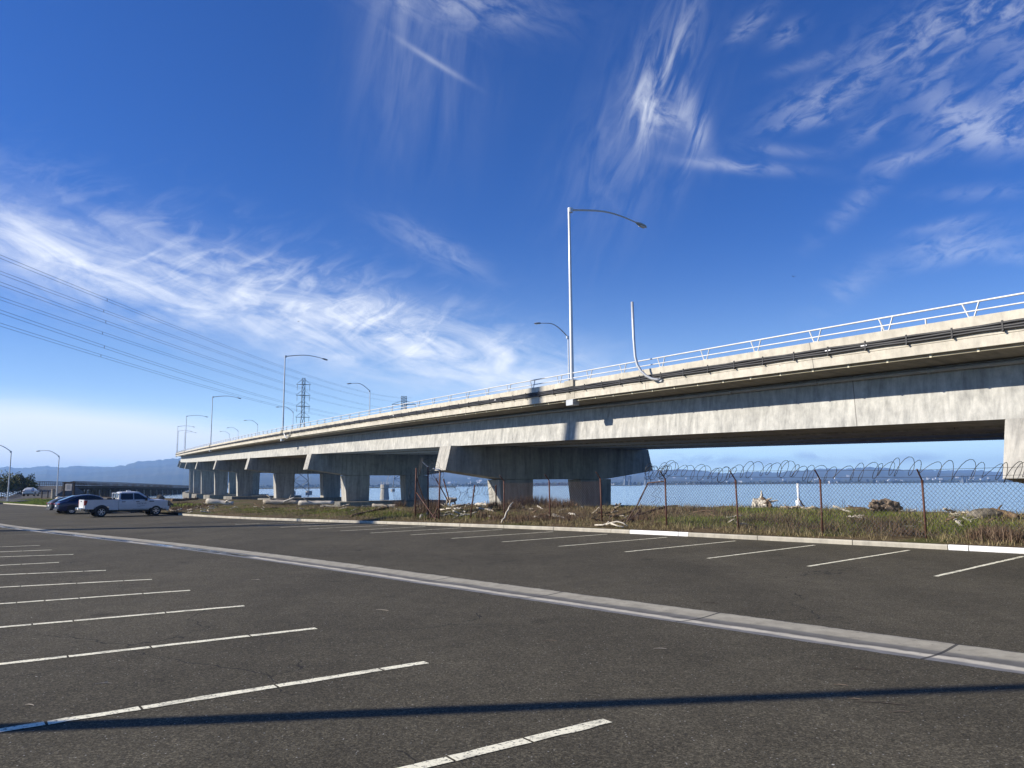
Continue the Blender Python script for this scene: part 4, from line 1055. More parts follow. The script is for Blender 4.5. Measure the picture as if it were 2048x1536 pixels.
mb.tube([(.4, .3, H), (1.2, .5, H+3.4)], .1, 5); o = mb.build('railing', M['galv']); o.parent = e

# ================================================================= OLD PIER, RAMP, SIGN
ZD = lambda t: 2.75+.25*math.sin(min(1, t*3)*math.pi/2)-1.25*t
pa, pb = np.array([-131.5, 232.0]), np.array([-196.0, 470.0])
pdv = (pb-pa)/np.linalg.norm(pb-pa); pn = np.array([pdv[1], -pdv[0]]); PL = np.linalg.norm(pb-pa)
if pn[0] < 0: pn = -pn
oldp = empty('fishing_pier', (*pa, -1.5), 0, 'dark old timber pier on many piles running into the bay at left', 'pier')
def pp(t, off, dz): q = pa+pdv*(t*PL)-pn*off; return np.array([q[0], q[1], ZD(t)+dz])
mb = MB(); TT = np.linspace(0, 1, 40)
mb.grid([[pp(t, o_, z_) for o_, z_ in ((0, -.75), (0, 0), (9, 0), (9, -.75), (0, -.75))] for t in TT]); mb.build('deck', M['timber'], oldp)
mb = MB()
for off in (.05, 8.95):
    for z in (.45, .85, 1.25): mb.tube([pp(t, off, z) for t in TT], .09, 4)
    for i in range(121): mb.tube([pp(i/120, off, 0), pp(i/120, off, 1.28)], .085, 4)
mb.build('railing', M['timber'], oldp)
for i in range(48):
    t = .01+.98*i/47; mb = MB(); mb.box(pp(t, 4.5, -1.05), (9.4, .5, .6), math.atan2(pn[1], pn[0])); pc = mb.build('pile_cap', M['timber'], oldp)
for i in range(96):
    t = .01+.98*(i//2)/47; mb = MB(); o_ = (.5, 4.5)[i % 2]; q = pp(t, o_, -1.3); mb.tube([q, (q[0]+pn[0]*.25*(1-i % 2), q[1], -2.2)], .22, 6); mb.build('pile', M['timber' if i % 3 else 'pier'], oldp)
mb = MB()
for i in range(150):
    t = .005+.99*(i//3)/49; q = pp(t, (2.5, 6.5, 8.5)[i % 3], -1.3); mb.tube([q, (q[0], q[1], -2.2)], .24, 5)
for i in range(49):
    t = .01+.98*i/48; a, b2 = pp(t, .5, -1.4), pp(t, 8.5, -1.4); mb.tube([a, (b2[0], b2[1], -1.2)], .12, 4); mb.tube([b2, (a[0], a[1], -1.2)], .12, 4)
tag(mb.build('pile', M['timber'], oldp), kind='stuff')
# ramp up to the pier, with its own railing
ra = np.array([-93.0, 140.0]); rb = pa-pn*4.5
def rp(t, off, dz):
    d = (rb-ra)/np.linalg.norm(rb-ra); nn = np.array([d[1], -d[0]]); nn = nn if nn[0] > 0 else -nn
    q = ra+(rb-ra)*t+nn*off; z = -.25+3.0*float(sstep(.30, 1.0, t)); return np.array([q[0], q[1], z+dz])
mb = MB(); mb.grid([[rp(t, o_, z_) for o_, z_ in ((7.5, -2.2), (4.6, 0), (-4.6, 0), (-7.5, -2.2))] for t in np.linspace(-1.0, 1, 40)])
tag(mb.build('path', M['asphalt_old']), kind='structure')
rr_ = empty('ramp_railing', rp(.45, -4.4, 0), 0, 'dark wooden railing climbing beside the path up to the old pier', 'railing')
mb = MB()
for z in (.4, .8, 1.2): mb.tube([rp(t, -4.4, z) for t in np.linspace(.32, 1, 20)], .085, 4)
mb.build('rail', M['timber'], rr_)
for i in range(22):
    mb = MB(); t = .32+.68*i/21; mb.tube([rp(t, -4.4, -.1), rp(t, -4.4, 1.25)], .075, 5); mb.build('post', M['timber'], rr_)
rr2 = empty('ramp_railing', rp(.8, 4.4, 0), 0, 'short dark wooden railing on the bay side of the ramp behind the notice board', 'railing')
mb = MB()
for z in (.4, .8, 1.2): mb.tube([rp(t, 4.4, z) for t in np.linspace(.66, 1, 12)], .06, 4)
mb.build('rail', M['timber'], rr2)
for i in range(11):
    mb = MB(); t = .66+.34*i/10; mb.tube([rp(t, 4.4, -.1), rp(t, 4.4, 1.25)], .075, 5); mb.build('post', M['timber'], rr2)
for px, lab in ((84, 'left dark bollard on the path before the ramp'), (96, 'right dark bollard on the path before the ramp')):
    p = at_y(px, 987, 150); mb = MB(); mb.tube([(0, 0, -.9), (0, 0, .45)], .12, 8); mb.lathe([(0, .52), (.13, .45), (.13, .38)], (0, 0, 0), 8); o = mb.build('bollard', M['timber']); o.location = Vector(p); tag(o, lab, 'bollard', 'bollards before the ramp')
p = at_y(137, 995, 112); k_ = 112/1538
e = empty('notice_board', p, 0, 'pale notice board between two dark timber posts behind the blue car', 'notice board')
for x in (-9.5*k_, 9.5*k_):
    mb = MB(); mb.box((x, 0, .75), (.24, .24, 3.0)); o = mb.build('post', M['timber'], bevel=.02); o.parent = e
mb = MB(); mb.box((-.5*k_, -.1, 1.45), (.93, .06, .98)); o = mb.build('board', M['sign_board'], bevel=.01); o.parent = e
mb = MB()
for q in range(5): mb.box((-.04, -.135, 1.78-.14*q), (.5-.08*(q % 2), .01, .035))
o2 = mb.build('notice_print', M['text']); o2.parent = o
mb = MB(); mb.box((0, 0, 2.15), (1.9, .3, .14)); o = mb.build('roof_beam', M['timber']); o.parent = e
p = at_y(106, 992, 118); mb = MB(); mb.tube([(0, 0, -.4), (0, 0, 1.05)], [.26, .24], 9); o = mb.build('timber_post', M['drift']); o.location = Vector(p); tag(o, 'short thick weathered timber post left of the notice board', 'post')
p = at_y(117, 999, 96); o = lump((0, 0, 0), (.42, .36, .34), 77, .10, 14, 9).build('boulder', M['drift_pale'], smooth=True); o.location = Vector(p); tag(o, 'pale boulder on the grass just above the blue car', 'boulder')

# ================================================================= VEHICLES  (local x forward, y left, z up, origin on the ground under the rear axle)
def body_loft(st, ny=7):
    """stations (x, zbottom, zshoulder, ztop, halfwidth_shoulder, halfwidth_top)"""
    mb = MB(); P = []
    for x, zb, zs, zt, ws, wt in st:
        half = [(ws*.93, zb), (ws*.99, zb+.10), (ws, zb+(zs-zb)*.55), (ws*.985, zs-.03), (ws*.95, zs)]
        if zt-zs > .06: half += [(ws*.95+(wt-ws*.95)*min(1, (zt-zs)*.52/max(.02, zt-.07-zs)), zs+(zt-zs)*.52), (wt, zt-.07), (wt-.08, zt-.015), (wt*.5, zt+.012)]
        else: half += [(ws*.9, zs+(zt-zs)*.3), (wt, zt-.012), (wt-.08, zt-.004), (wt*.5, zt)]
        ring = [(x, -y, z) for y, z in half]+[(x, y, z) for y, z in half[::-1]]
        P.append(ring+[ring[0]])
    mb.grid(P); mb.add(P[0][:-1], [tuple(range(len(P[0])-1))]); mb.add(P[-1][:-1], [tuple(range(len(P[0])-1))[::-1]])
    return mb
def side_y(st, x, z):
    xs = [s[0] for s in st]; g = lambda k: float(np.interp(x, xs, [s[k] for s in st]))
    zs, zt, ws, wt = g(2), g(3), g(4), g(5)
    if z <= zs: return ws*.985
    return ws*.95+(wt-ws*.95)*min(1, (z-zs)/max(.02, zt-.07-zs))
def side_panel(st, poly, off=.008):
    mb = MB()
    for sg in (-1, 1):
        o = [(x, sg*(side_y(st, x, z)+off), z) for x, z in poly]; i_ = [(x, sg*(side_y(st, x, z)-.03), z) for x, z in poly]; n = len(poly)
        mb.add(o+i_, [tuple(range(n)) if sg < 0 else tuple(range(n))[::-1]]+[(k, (k+1) % n, n+(k+1) % n, n+k) for k in range(n)])
    return mb
def wheel(e, x, y, r, wd, spokes, sgn):
    mb = MB(); pr = [(r*.62, -wd/2), (r*.9, -wd/2), (r, -wd*.32), (r, wd*.32), (r*.9, wd/2), (r*.62, wd/2)]
    mb.lathe(pr, (0, 0, 0), 24, 'Y'); w = mb.build('wheel', M['tyre'], smooth=False); w.parent = e; w.location = (x, y, r)
    mb = MB(); f = sgn*wd*.47
    mb.lathe([(r*.66, f), (r*.60, f*.92), (r*.58, f*.5), (r*.1, f*.45), (0, f*.45)], (0, 0, 0), 24, 'Y')
    o = mb.build('rim', M['trim']); o.parent = w
    mb = MB(); mb.lathe([(r*.67, f*.98), (r*.66, f*1.03), (r*.59, f*1.0), (r*.57, f*.8)], (0, 0, 0), 24, 'Y')
    for k in range(spokes):
        a = 2*math.pi*k/spokes; mb.box((math.cos(a)*r*.34, f*.86, math.sin(a)*r*.34), (r*.52, .03, r*.13), 0, 0, -a)
    mb.lathe([(r*.15, f*.7), (r*.13, f*.98), (0, f*.98)], (0, 0, 0), 12, 'Y')
    o = mb.build('spokes', M['rim']); o.parent = w
def arch(st, x, r, z0, off=.006, n=14):
    poly = [(x+r*math.cos(math.pi*k/n), max(z0, .40+r*math.sin(math.pi*k/n))) for k in range(n+1)]
    return side_panel(st, poly, off)
def place(name, px, py, ang, wheel_y, label, cat):
    c = on_lot(px, py); rot = Matrix.Rotation(ang, 3, 'Z'); o = Vector(c)-rot@Vector((0, wheel_y, 0))
    return empty(name, o, ang, label, cat)
HEAD = R(42.5)
# -- white crew cab pickup
e = place('pickup_truck', 202, 1034.3, R(40), -.98, 'white crew cab pickup truck with dark lettering on its door, parked nose to the bank', 'pickup')
stc = [(1.22, .52, 1.27, 1.40, .99, .86), (1.25, .50, 1.27, 1.86, .995, .76), (1.45, .50, 1.27, 1.92, 1.0, .76), (2.4, .50, 1.27, 1.935, 1.0, .76), (2.75, .50, 1.27, 1.90, 1.0, .75), (3.05, .50, 1.26, 1.72, 1.0, .78), (3.45, .50, 1.26, 1.40, 1.0, .84), (3.60, .50, 1.25, 1.33, 1.0, .88),
       (4.3, .50, 1.24, 1.30, 1.0, .88), (4.72, .50, 1.21, 1.25, .97, .84), (4.88, .55, 1.12, 1.15, .92, .8)]
ZR = 3.98
bd = body_loft(stc); b_ = bd.build('body', M['white_paint'], smooth=False); b_.parent = e
mb = MB()
for sg in (-1, 1):
    mb.prism([(-1.18, .62), (-1.20, 1.32), (1.20, 1.34), (1.20, .52), (.55, .52), (.5, .8), (-.5, .8), (-.55, .6)], (0, sg*.92, 0), (1, 0, 0), (0, 0, 1), (0, 1, 0), -.075, .075)
mb.box((.0, 0, .72), (2.36, 1.75, .08)); mb.box((1.17, 0, 1.05), (.05, 1.7, .62))
bed = mb.build('bed', M['white_paint'], bevel=.015); bed.parent = e
mb = MB(); mb.box((-1.20, 0, 1.0), (.07, 1.66, .68)); tg = mb.build('tailgate', M['white_paint'], bevel=.02); tg.parent = e
mb = MB(); mb.box((-1.24, 0, 1.22), (.02, .34, .07)); h_ = mb.build('handle', M['trim']); h_.parent = tg
mb = MB()
for sg in (-1, 1): mb.box((0, sg*.92, 1.345), (2.36, .13, .025))
o = mb.build('bed_rail', M['trim']); o.parent = bed
for sg in (-1, 1):
    mb = MB(); mb.prism([(-1.225, .92), (-1.225, 1.30), (-1.00, 1.30), (-1.03, 1.1), (-1.10, .92)], (0, sg*.93, 0), (1, 0, 0), (0, 0, 1), (0, 1, 0), -.08, .082); o = mb.build('tail_light', M['red_lamp']); o.parent = e
    mb = MB(); mb.box((4.80, sg*.78, 1.12), (.16, .30, .17)); o = mb.build('headlight', M['lens'], bevel=.02); o.parent = e
    mb = MB(); mb.box((3.18, sg*1.13, 1.34), (.14, .20, .26)); o = mb.build('mirror', M['trim'], bevel=.03); o.parent = e
mb = MB(); mb.box((-1.33, 0, .62), (.24, 1.9, .22)); o = mb.build('rear_bumper', M['chrome'], bevel=.04); o.parent = e
mb = MB(); mb.box((-1.455, 0, .66), (.012, .32, .16)); o2 = mb.build('licence_plate', M['plate']); o2.parent = o
mb = MB(); mb.box((4.90, 0, .60), (.26, 1.86, .26)); mb.box((4.92, 0, .42), (.2, 1.6, .1)); o = mb.build('front_bumper', M['white_paint'], bevel=.04); o.parent = e
mb = MB(); mb.box((4.885, 0, .95), (.05, 1.2, .40)); o = mb.build('grille', M['trim'], bevel=.02); o.parent = e
o = side_panel(stc, [(1.34, 1.40), (1.38, 1.79), (2.25, 1.80), (2.25, 1.31), (1.42, 1.31)], .018).build('rear_window', M['glass']); o.parent = e
o = side_panel(stc, [(2.32, 1.31), (2.32, 1.80), (2.66, 1.78), (3.00, 1.58), (3.28, 1.38), (3.28, 1.31)], .022).build('front_window', M['glass']); o.parent = e
mb = MB(); mb.add([(3.46, -.76, 1.42), (3.46, .76, 1.42), (2.84, .64, 1.865), (2.84, -.64, 1.865)], [(0, 1, 2, 3)]); o = mb.build('windscreen', M['glass']); o.parent = e
mb = MB(); mb.box((1.215, 0, 1.63), (.02, 1.25, .33)); o = mb.build('rear_screen', M['glass']); o.parent = e
for x in (1.27, 2.29, 3.28):
    o = side_panel(stc, [(x, .56), (x, 1.27), (x+.018, 1.27), (x+.018, .56)], .003).build('door_gap', M['trim']); o.parent = b_
for x in (1.42, 2.45):
    o = side_panel(stc, [(x, 1.12), (x, 1.17), (x+.26, 1.17), (x+.26, 1.12)], .02).build('door_handle', M['trim']); o.parent = b_
o = side_panel(stc, [(3.45, 1.12), (3.45, 1.19), (3.82, 1.18), (3.80, 1.12)], .006).build('fender_vent', M['trim']); o.parent = b_
for x in (0.0, ZR):
    if x > 1: o = arch(stc, x, .53, .50).build('wheel_arch', M['trim'])
    else:
        mb = MB()
        for sg in (-1, 1):
            poly = [(x+.53*math.cos(math.pi*k/14), .40+.53*math.sin(math.pi*k/14)) for k in range(15)]
            mb.prism(poly, (0, sg*.92, 0), (1, 0, 0), (0, 0, 1), (0, 1, 0), -.082, .082)
        o = mb.build('wheel_arch', M['trim'])
    o.parent = e
    for sg in (-1, 1): wheel(e, x, sg*.89, .405, .27, 6, sg)
mb = MB(); mb.box((1.8, 0, .46), (5.2, 1.5, .16)); o = mb.build('chassis', M['trim']); o.parent = e
mb = MB(); mb.box((.75, .1, 1.22), (.6, 1.3, .5)); o = mb.build('tool_chest', M['trim'], bevel=.02); o.parent = bed
mb = MB(); mb.tube([(1.08, -.72, 1.36), (1.08, -.72, 1.82), (.98, -.72, 1.87), (.86, -.72, 1.87), (.80, -.72, 1.8), (.80, -.72, 1.36)], .035, 6); mb.tube([(1.08, .72, 1.36), (1.08, .72, 1.82), (1.08, -.72, 1.82)], .035, 6); o = mb.build('headache_rack', M['white_paint']); o.parent = bed
mb = MB(); mb.box((2.1, 0, 1.98), (.34, .14, .09)); o = mb.build('beacon', M['plate'], bevel=.02); o.parent = e
tc = bpy.data.curves.new('door_lettering', 'FONT'); tc.body = 'DETKER'; tc.size = .17; tc.extrude = .002; tc.space_character = 1.25; tc.materials.append(M['text'])
tmp = bpy.data.objects.new('tmp', tc); COL.objects.link(tmp); bpy.context.view_layer.update()
tme = bpy.data.meshes.new_from_object(tmp.evaluated_get(bpy.context.evaluated_depsgraph_get())); bpy.data.objects.remove(tmp)
to = bpy.data.objects.new('door_lettering', tme); COL.objects.link(to); to.parent = b_; to.location = (2.52, -side_y(stc, 2.8, 1.1)-.020, .94); to.rotation_euler = (math.pi/2, 0, 0)
mb = MB(); mb.tube([(2.55+.035*i, -side_y(stc, 2.7, .9)-.012, .80-.03*math.sin(i*.35)) for i in range(18)], .008, 4); o = mb.build('door_emblem', M['text']); o.parent = b_
# -- generic rounded car
def car(e, st, paint, windows, rear, wb, r=.36, wy=.86, spokes=10, chrome=True, tail_z=.9):
    b_ = body_loft(st).build('body', M[paint], smooth=True); b_.parent = e
    md = b_.modifiers.new('smooth', 'SUBSURF'); md.levels = 1; md.render_levels = 2
    for poly in windows:
        o = side_panel(st, poly, .012).build('window', M['glass']); o.parent = e
    if chrome:
        mb = MB()
        for sg in (-1, 1):
            xs = [q for poly in windows for q in poly]; lo = [p for p in windows[0]]
            mb.tube([(x, sg*(side_y(st, x, z)+.016), z) for x, z in chrome], .014, 5)
        o = mb.build('window_trim', M['chrome']); o.parent = e
    mb = MB(); mb.add(rear, [(0, 1, 2, 3)]); o = mb.build('rear_screen', M['glass']); o.parent = e
    x0 = st[0][0]
    for x in (0, wb):
        o = arch(st, x, r+.06, st[3][1], .016).build('wheel_arch', M['trim']); o.parent = e
        for sg in (-1, 1): wheel(e, x, sg*wy, r, .24, spokes, sg)
    for sg in (-1, 1):
        mb = MB(); mb.box((x0+.10, sg*.70, tail_z), (.22, .42, .12)); o = mb.build('tail_light', M['red_lamp'], bevel=.03); o.parent = e
        mb = MB(); mb.box((st[-3][0]-.05, sg*.72, .72), (.3, .3, .12)); o = mb.build('headlight', M['lens'], bevel=.03); o.parent = e
        mb = MB(); mb.box((wb-.72, sg*1.03, st[0][2]+.12), (.16, .18, .13)); o = mb.build('mirror', M[paint], bevel=.03); o.parent = e
    mb = MB(); mb.box((x0-.015, 0, .72), (.02, .42, .14)); o = mb.build('licence_plate', M['plate']); o.parent = e
    mb = MB(); mb.box((x0+.05, 0, .40), (.2, 1.6, .16)); o = mb.build('rear_bumper', M['trim'], bevel=.03); o.parent = e
    return b_
e = place('parked_car', 143, 1028.6, R(41), -.95, 'deep blue fastback car with arched roof line and bright window trim, beside the pickup', 'car')
st1 = [(-1.05, .42, .82, .86, .72, .6), (-1.0, .32, .98, 1.03, .90, .72), (-.8, .28, 1.06, 1.14, .98, .72), (-.3, .26, 1.07, 1.40, 1.0, .66), (.3, .26, 1.05, 1.58, 1.0, .64), (1.0, .26, 1.03, 1.68, 1.0, .63), (1.6, .26, 1.02, 1.68, 1.0, .63), (2.1, .26, 1.0, 1.58, 1.0, .64), (2.7, .26, .99, 1.28, 1.0, .72), (3.1, .26, .97, 1.06, .99, .78), (3.6, .28, .90, .95, .94, .72), (3.85, .32, .74, .79, .80, .6), (3.95, .42, .6, .64, .6, .45)]
car(e, st1, 'blue_paint', [[(-.35, 1.12), (.1, 1.36), (.6, 1.52), (1.05, 1.58), (1.05, 1.08)], [(1.12, 1.08), (1.12, 1.58), (1.6, 1.58), (2.1, 1.46), (2.62, 1.12), (2.6, 1.06)]], [(-.86, -.58, 1.17), (-.86, .58, 1.17), (.25, .55, 1.612), (.25, -.55, 1.612)], 2.96, .37, .86, 10,
    [(-.45, 1.11), (.05, 1.37), (.6, 1.55), (1.1, 1.62), (1.6, 1.62), (2.1, 1.50), (2.66, 1.14)])
c0_ = Vector(e.location)
e2 = empty('parked_car', c0_+Vector((*(A_*2.75+B_*.05), 0)), R(42), 'dark grey car mostly hidden behind the blue car, only its tail showing', 'car'); e2.location.z = float(g_u(60))
st2 = [(-1.1, .42, .90, .94, .74, .6), (-1.02, .34, 1.0, 1.06, .9, .72), (-.7, .30, 1.0, 1.25, .94, .66), (0, .28, .98, 1.46, .95, .62), (.6, .28, .97, 1.54, .95, .61), (1.4, .28, .95, 1.52, .95, .61), (2.0, .28, .94, 1.30, .95, .66), (2.5, .28, .92, 1.02, .94, .72), (3.2, .3, .86, .92, .9, .7), (3.55, .34, .72, .78, .8, .6), (3.65, .42, .6, .64, .6, .45)]
car(e2, st2, 'grey_paint', [[(-.3, 1.06), (.1, 1.36), (.75, 1.42), (.75, 1.02)], [(.82, 1.02), (.82, 1.42), (1.5, 1.38), (2.05, 1.06)]], [(-.92, -.55, 1.12), (-.92, .55, 1.12), (-.1, .52, 1.44), (-.1, -.52, 1.44)], 2.65, .34, .82, 8, [(-.35, 1.06), (.1, 1.38), (.75, 1.44), (1.5, 1.40), (2.1, 1.05)])
p = at_y(58, 992.5, 138); e3 = empty('parked_car', p, R(108), 'white hatchback with dark rear window parked on the path by the ramp', 'car')
st3 = [(-.85, .42, .90, .94, .74, .6), (-.80, .34, 1.0, 1.08, .9, .70), (-.6, .30, 1.02, 1.36, .92, .64), (-.2, .28, 1.0, 1.50, .93, .62), (.6, .28, .97, 1.53, .93, .61), (1.3, .28, .95, 1.48, .93, .61), (1.9, .28, .94, 1.22, .93, .66), (2.3, .28, .92, 1.02, .92, .72), (3.0, .3, .86, .92, .9, .7), (3.3, .34, .72, .78, .8, .6), (3.4, .42, .6, .64, .6, .45)]
car(e3, st3, 'white_paint', [[(-.3, 1.08), (-.1, 1.36), (.65, 1.42), (.65, 1.02)], [(.72, 1.02), (.72, 1.42), (1.4, 1.36), (1.9, 1.04)]], [(-.77, -.58, 1.12), (-.77, .58, 1.12), (-.42, .54, 1.435), (-.42, -.54, 1.435)], 2.5, .32, .8, 8, [(-.3, 1.06), (-.1, 1.38), (.65, 1.44)])

# ================================================================= FAR SHORE AND HILLS
ridge = [(-700, 938), (-300, 932), (0, 934.5), (14, 933), (34, 936), (56, 935.7), (82, 932), (94, 931.6), (117, 935), (135, 934.5), (142, 931.6), (188, 933), (240, 934), (270, 931), (293, 928.5), (334, 926), (359, 927), (420, 930), (560, 936), (700, 939), (880, 938), (1000, 940), (1150, 941), (1290, 942.5), (1362, 941), (1424, 945), (1458, 948), (1505, 947.5), (1557, 947.5), (1608, 943), (1641, 937), (1690, 938), (1720, 935.5), (1740, 934), (1780, 937.5), (1819, 941.5), (1859, 941), (1929, 940.5), (1979, 945.5), (2060, 947), (2300, 944), (2800, 948)]
rx, ry = [q[0] for q in ridge], [q[1] for q in ridge]
cols = np.arange(-700, 2801, 5.0)
rows = [(3600, -.02), (4200, .05), (4800, .16), (5400, .30), (6000, .42), (6600, .55), (7200, .66), (7800, .80), (8400, .93), (8900, 1.0), (9600, .9), (10500, .5)]
P = []
for cx in cols:
    yy = float(np.interp(cx, rx, ry)); yy += .45*math.sin(cx*.31)+.35*math.sin(cx*.83+1)+.3*nrng.normal()*(1 if cx < 380 else .5)
    top = at_y(cx, yy, 8900); row = []
    base = float(np.interp(cx, [300, 1000], [1.0, .8]))
    for Y, fz in rows:
        k = Y/8900; x = top[0]*k
        n = math.sin(x*.0021+Y*.0011)*.5+math.sin(x*.0047-Y*.0023+1)*.35+math.sin(x*.0103+Y*.0045)*.22
        z = (top[2]+10)*fz*(1+(.22*n if .02 < fz < .99 else 0))-3+(nrng.normal()*3 if fz > .1 else 0)
        row.append((x, Y, z if fz != 1.0 else top[2]))
    P.append(row)
mb = MB(); mb.grid(P); tag(mb.build('hills', M['hill'], smooth=True), kind='structure')
mb = MB(); mb.grid([[(x, Y, z) for Y, z in ((2560, -1.9), (2600, -.9), (2700, -.6), (4000, 2.0))] for x in np.linspace(-4200, 4200, 60)]); tag(mb.build('far_shore', M['shore']), kind='structure')
# nearer levee seen between the left piers
mb = MB(); mb.grid([[(x, 1500+x*.1+dy, z) for dy, z in ((0, -1.8), (6, .1), (16, .3), (22, -1.8))] for x in np.linspace(-520, -110, 40)]); tag(mb.build('levee', M['shore']), kind='structure')
mb = MB(); mb.grid([[(x, 1750+dy, z) for dy, z in ((0, -1.8), (6, -.4), (16, -.2), (22, -1.8))] for x in np.linspace(150, 292, 20)]); tag(mb.build('levee', M['shore']), kind='structure')
# woods along the far shore: one mass
n = 9000; xx = nrng.uniform(-2600, 3000, n); yy = 2700+nrng.uniform(0, 1, n)**1.6*1000; s = nrng.uniform(3, 9, n)*(.5+.5*np.sin(xx*.011)**2); zz = nrng.uniform(0, 1, n)*s*1.0
t1 = nrng.normal(0, 1, (n, 3)); t1 /= np.linalg.norm(t1, axis=1)[:, None]; t2 = np.cross(t1, nrng.normal(0, 1, (n, 3))); t2 /= np.linalg.norm(t2, axis=1)[:, None]
C = np.stack([xx, yy, zz], 1); V = np.concatenate([C+t1*s[:, None], C+t2*s[:, None]*.8, C-t1*s[:, None], C-t2*s[:, None]*.8]); i = np.arange(n)
tag(fast_mesh('far_woods', V, np.stack([i, i+n, i+2*n, i+3*n], 1), M['far_wood']), kind='stuff')
# small pale buildings
def building(x, Y, z, w, d, h, label, group):
    e = empty('distant_building', (x, Y, z), rng.uniform(-.3, .3), label, 'building', group)
    mb = MB(); mb.box((0, 0, h/2-1), (w, d, h+2)); o = mb.build('wall', M['build_white']); o.parent = e
    mb = MB(); mb.prism([(-w*.53, h), (w*.53, h), (w*.5, h+.12*h+.4), (-w*.5, h+.12*h+.4)], (0, 0, .003), (1, 0, 0), (0, 0, 1), (0, 1, 0), -d*.53, d*.53); o = mb.build('roof', M['build_roof'] if rng.random() < .5 else M['build_white']); o.parent = e
def bpx(px, py, Y, wpx, hpx, label, group):
    p = at_y(px, py, Y); building(p[0], Y, p[2], wpx*Y/F*.75, wpx*Y/F*.6, hpx*Y/F*.75, label, group)
for px, py, w, h, lab in ((1661, 966, 9, 4, 'widest white building on the far shore right of the third fence post'), (1208, 970, 8, 5, 'white shed row on the shore beside the far end of the pier cap'), (1225, 968.5, 10, 2.5, 'long low white hall on the shore under the pier cap end'), (600, 973.5, 9, 5, 'white block on shore between left pier columns'), (941, 968, 2.2, 7, 'narrow white tower on the far shore above the lone leaning post')):
    bpx(px, py, 2800, w, h, lab, 'landmark buildings on the far shore')
for i in range(62):
    px = rng.uniform(1200, 2040) if i < 46 else rng.uniform(590, 980); Y = rng.uniform(2650, 3500)
    hz = float(proj((0, 1e7, CZ))[1])-(px-1024)*.00785
    bpx(px, hz+rng.uniform(-1.0, 1.4), Y, rng.uniform(2, 7), rng.uniform(1.2, 2.6), 'tiny pale building in the town along the far waterline', 'buildings along the far waterline')
for i in range(58):
    px = rng.uniform(1290, 2040) if i < 44 else rng.uniform(880, 985); k = rng.uniform(.08, .5); Y = 3600+k*3200
    hz = float(proj((0, 1e7, CZ))[1])-(px-1024)*.00785; yr = float(np.interp(px, rx, ry))
    fz = float(np.interp(Y, [r_[0] for r_ in rows], [r_[1] for r_ in rows]))
    zz = (at_y(px, yr, 8900)[2]+10)*fz; p = at_y(px, 960, Y)
    building(p[0], Y, zz, rng.uniform(8, 20), rng.uniform(8, 14), rng.uniform(5, 8), 'tiny pale house among trees on the far hillside', 'houses on the far hillside')

# ================================================================= SKY, SUN, AIR, CAMERA
world = bpy.data.worlds.new('World'); scene.world = world; world.use_nodes = True
t = NT(world.node_tree)
for nd in list(t.n): t.n.remove(nd)
out = t.new('ShaderNodeOutputWorld'); bg = t.new('ShaderNodeBackground'); t.link(bg.outputs[0], out.inputs[0])
sky = t.new('ShaderNodeTexSky', sky_type='NISHITA'); sky.sun_disc = False; sky.sun_elevation = EL; sky.sun_rotation = math.pi+math.pi/2-AZ
sky.altitude = 0; sky.air_density = 1.0; sky.dust_density = .35; sky.ozone_density = 2.6
hs = t.new('ShaderNodeHueSaturation'); hs.inputs['Saturation'].default_value = 1.1; hs.inputs['Value'].default_value = 1.0; t.link(sky.outputs[0], hs.inputs['Color'])
SKY_TINT = (.215, .525, 1.10); VEIL_W, VEIL_A = .155, .93; VEIL_C = (5.0, 7.5, 10.2); CLOUD_C = (9.3, 9.6, 10.0); GREY_C = (3.4, 4.6, 7.0)
dirv = t.coord('Generated'); sx = t.new('ShaderNodeSeparateXYZ'); t.link(dirv, sx.inputs[0])
az = t.m('ARCTAN2', sx.outputs[0], sx.outputs[1]); el = t.m('ARCSINE', sx.outputs[2])
def azel(px, py):
    d = ray(px, py); return math.atan2(d[0], d[1]), math.asin(d[2]/np.linalg.norm(d))
NOI = {}
def field_noise(ang, fu, fv, seed, detail, dist):
    key = (ang, fu, fv, seed)
    if key not in NOI:
        ca, sa = math.cos(R(ang)), math.sin(R(ang))
        u = t.m('SUBTRACT', t.m('MULTIPLY', az, ca*fu), t.m('MULTIPLY', el, sa*fu)); v = t.m('ADD', t.m('MULTIPLY', az, sa*fv), t.m('MULTIPLY', el, ca*fv))
        cv = t.new('ShaderNodeCombineXYZ'); t.link(u, cv.inputs[0]); t.link(v, cv.inputs[1]); cv.inputs[2].default_value = seed
        NOI[key] = t.noise(cv.outputs[0], 1.0, detail, .6, dist)
    return NOI[key]
FIELDS = {'band': (15, 9, 30, 1.3, 8, .9), 'fine': (12, 16, 48, 5.3, 7, .6), 'curl': (-26, 16, 40, 9.9, 7, 1.0), 'low': (1, 5, 24, 3.5, 6, .5), 'veil': (100, 6, 26, 31, 8, .4), 'wisp': (116, 12, 44, 41, 8, .7), 'fleck': (-16, 30, 70, 55, 8, .5), 'mid': (24, 20, 52, 25, 8, .6), 'grey': (0, 22, 44, 81, 5, .8)}
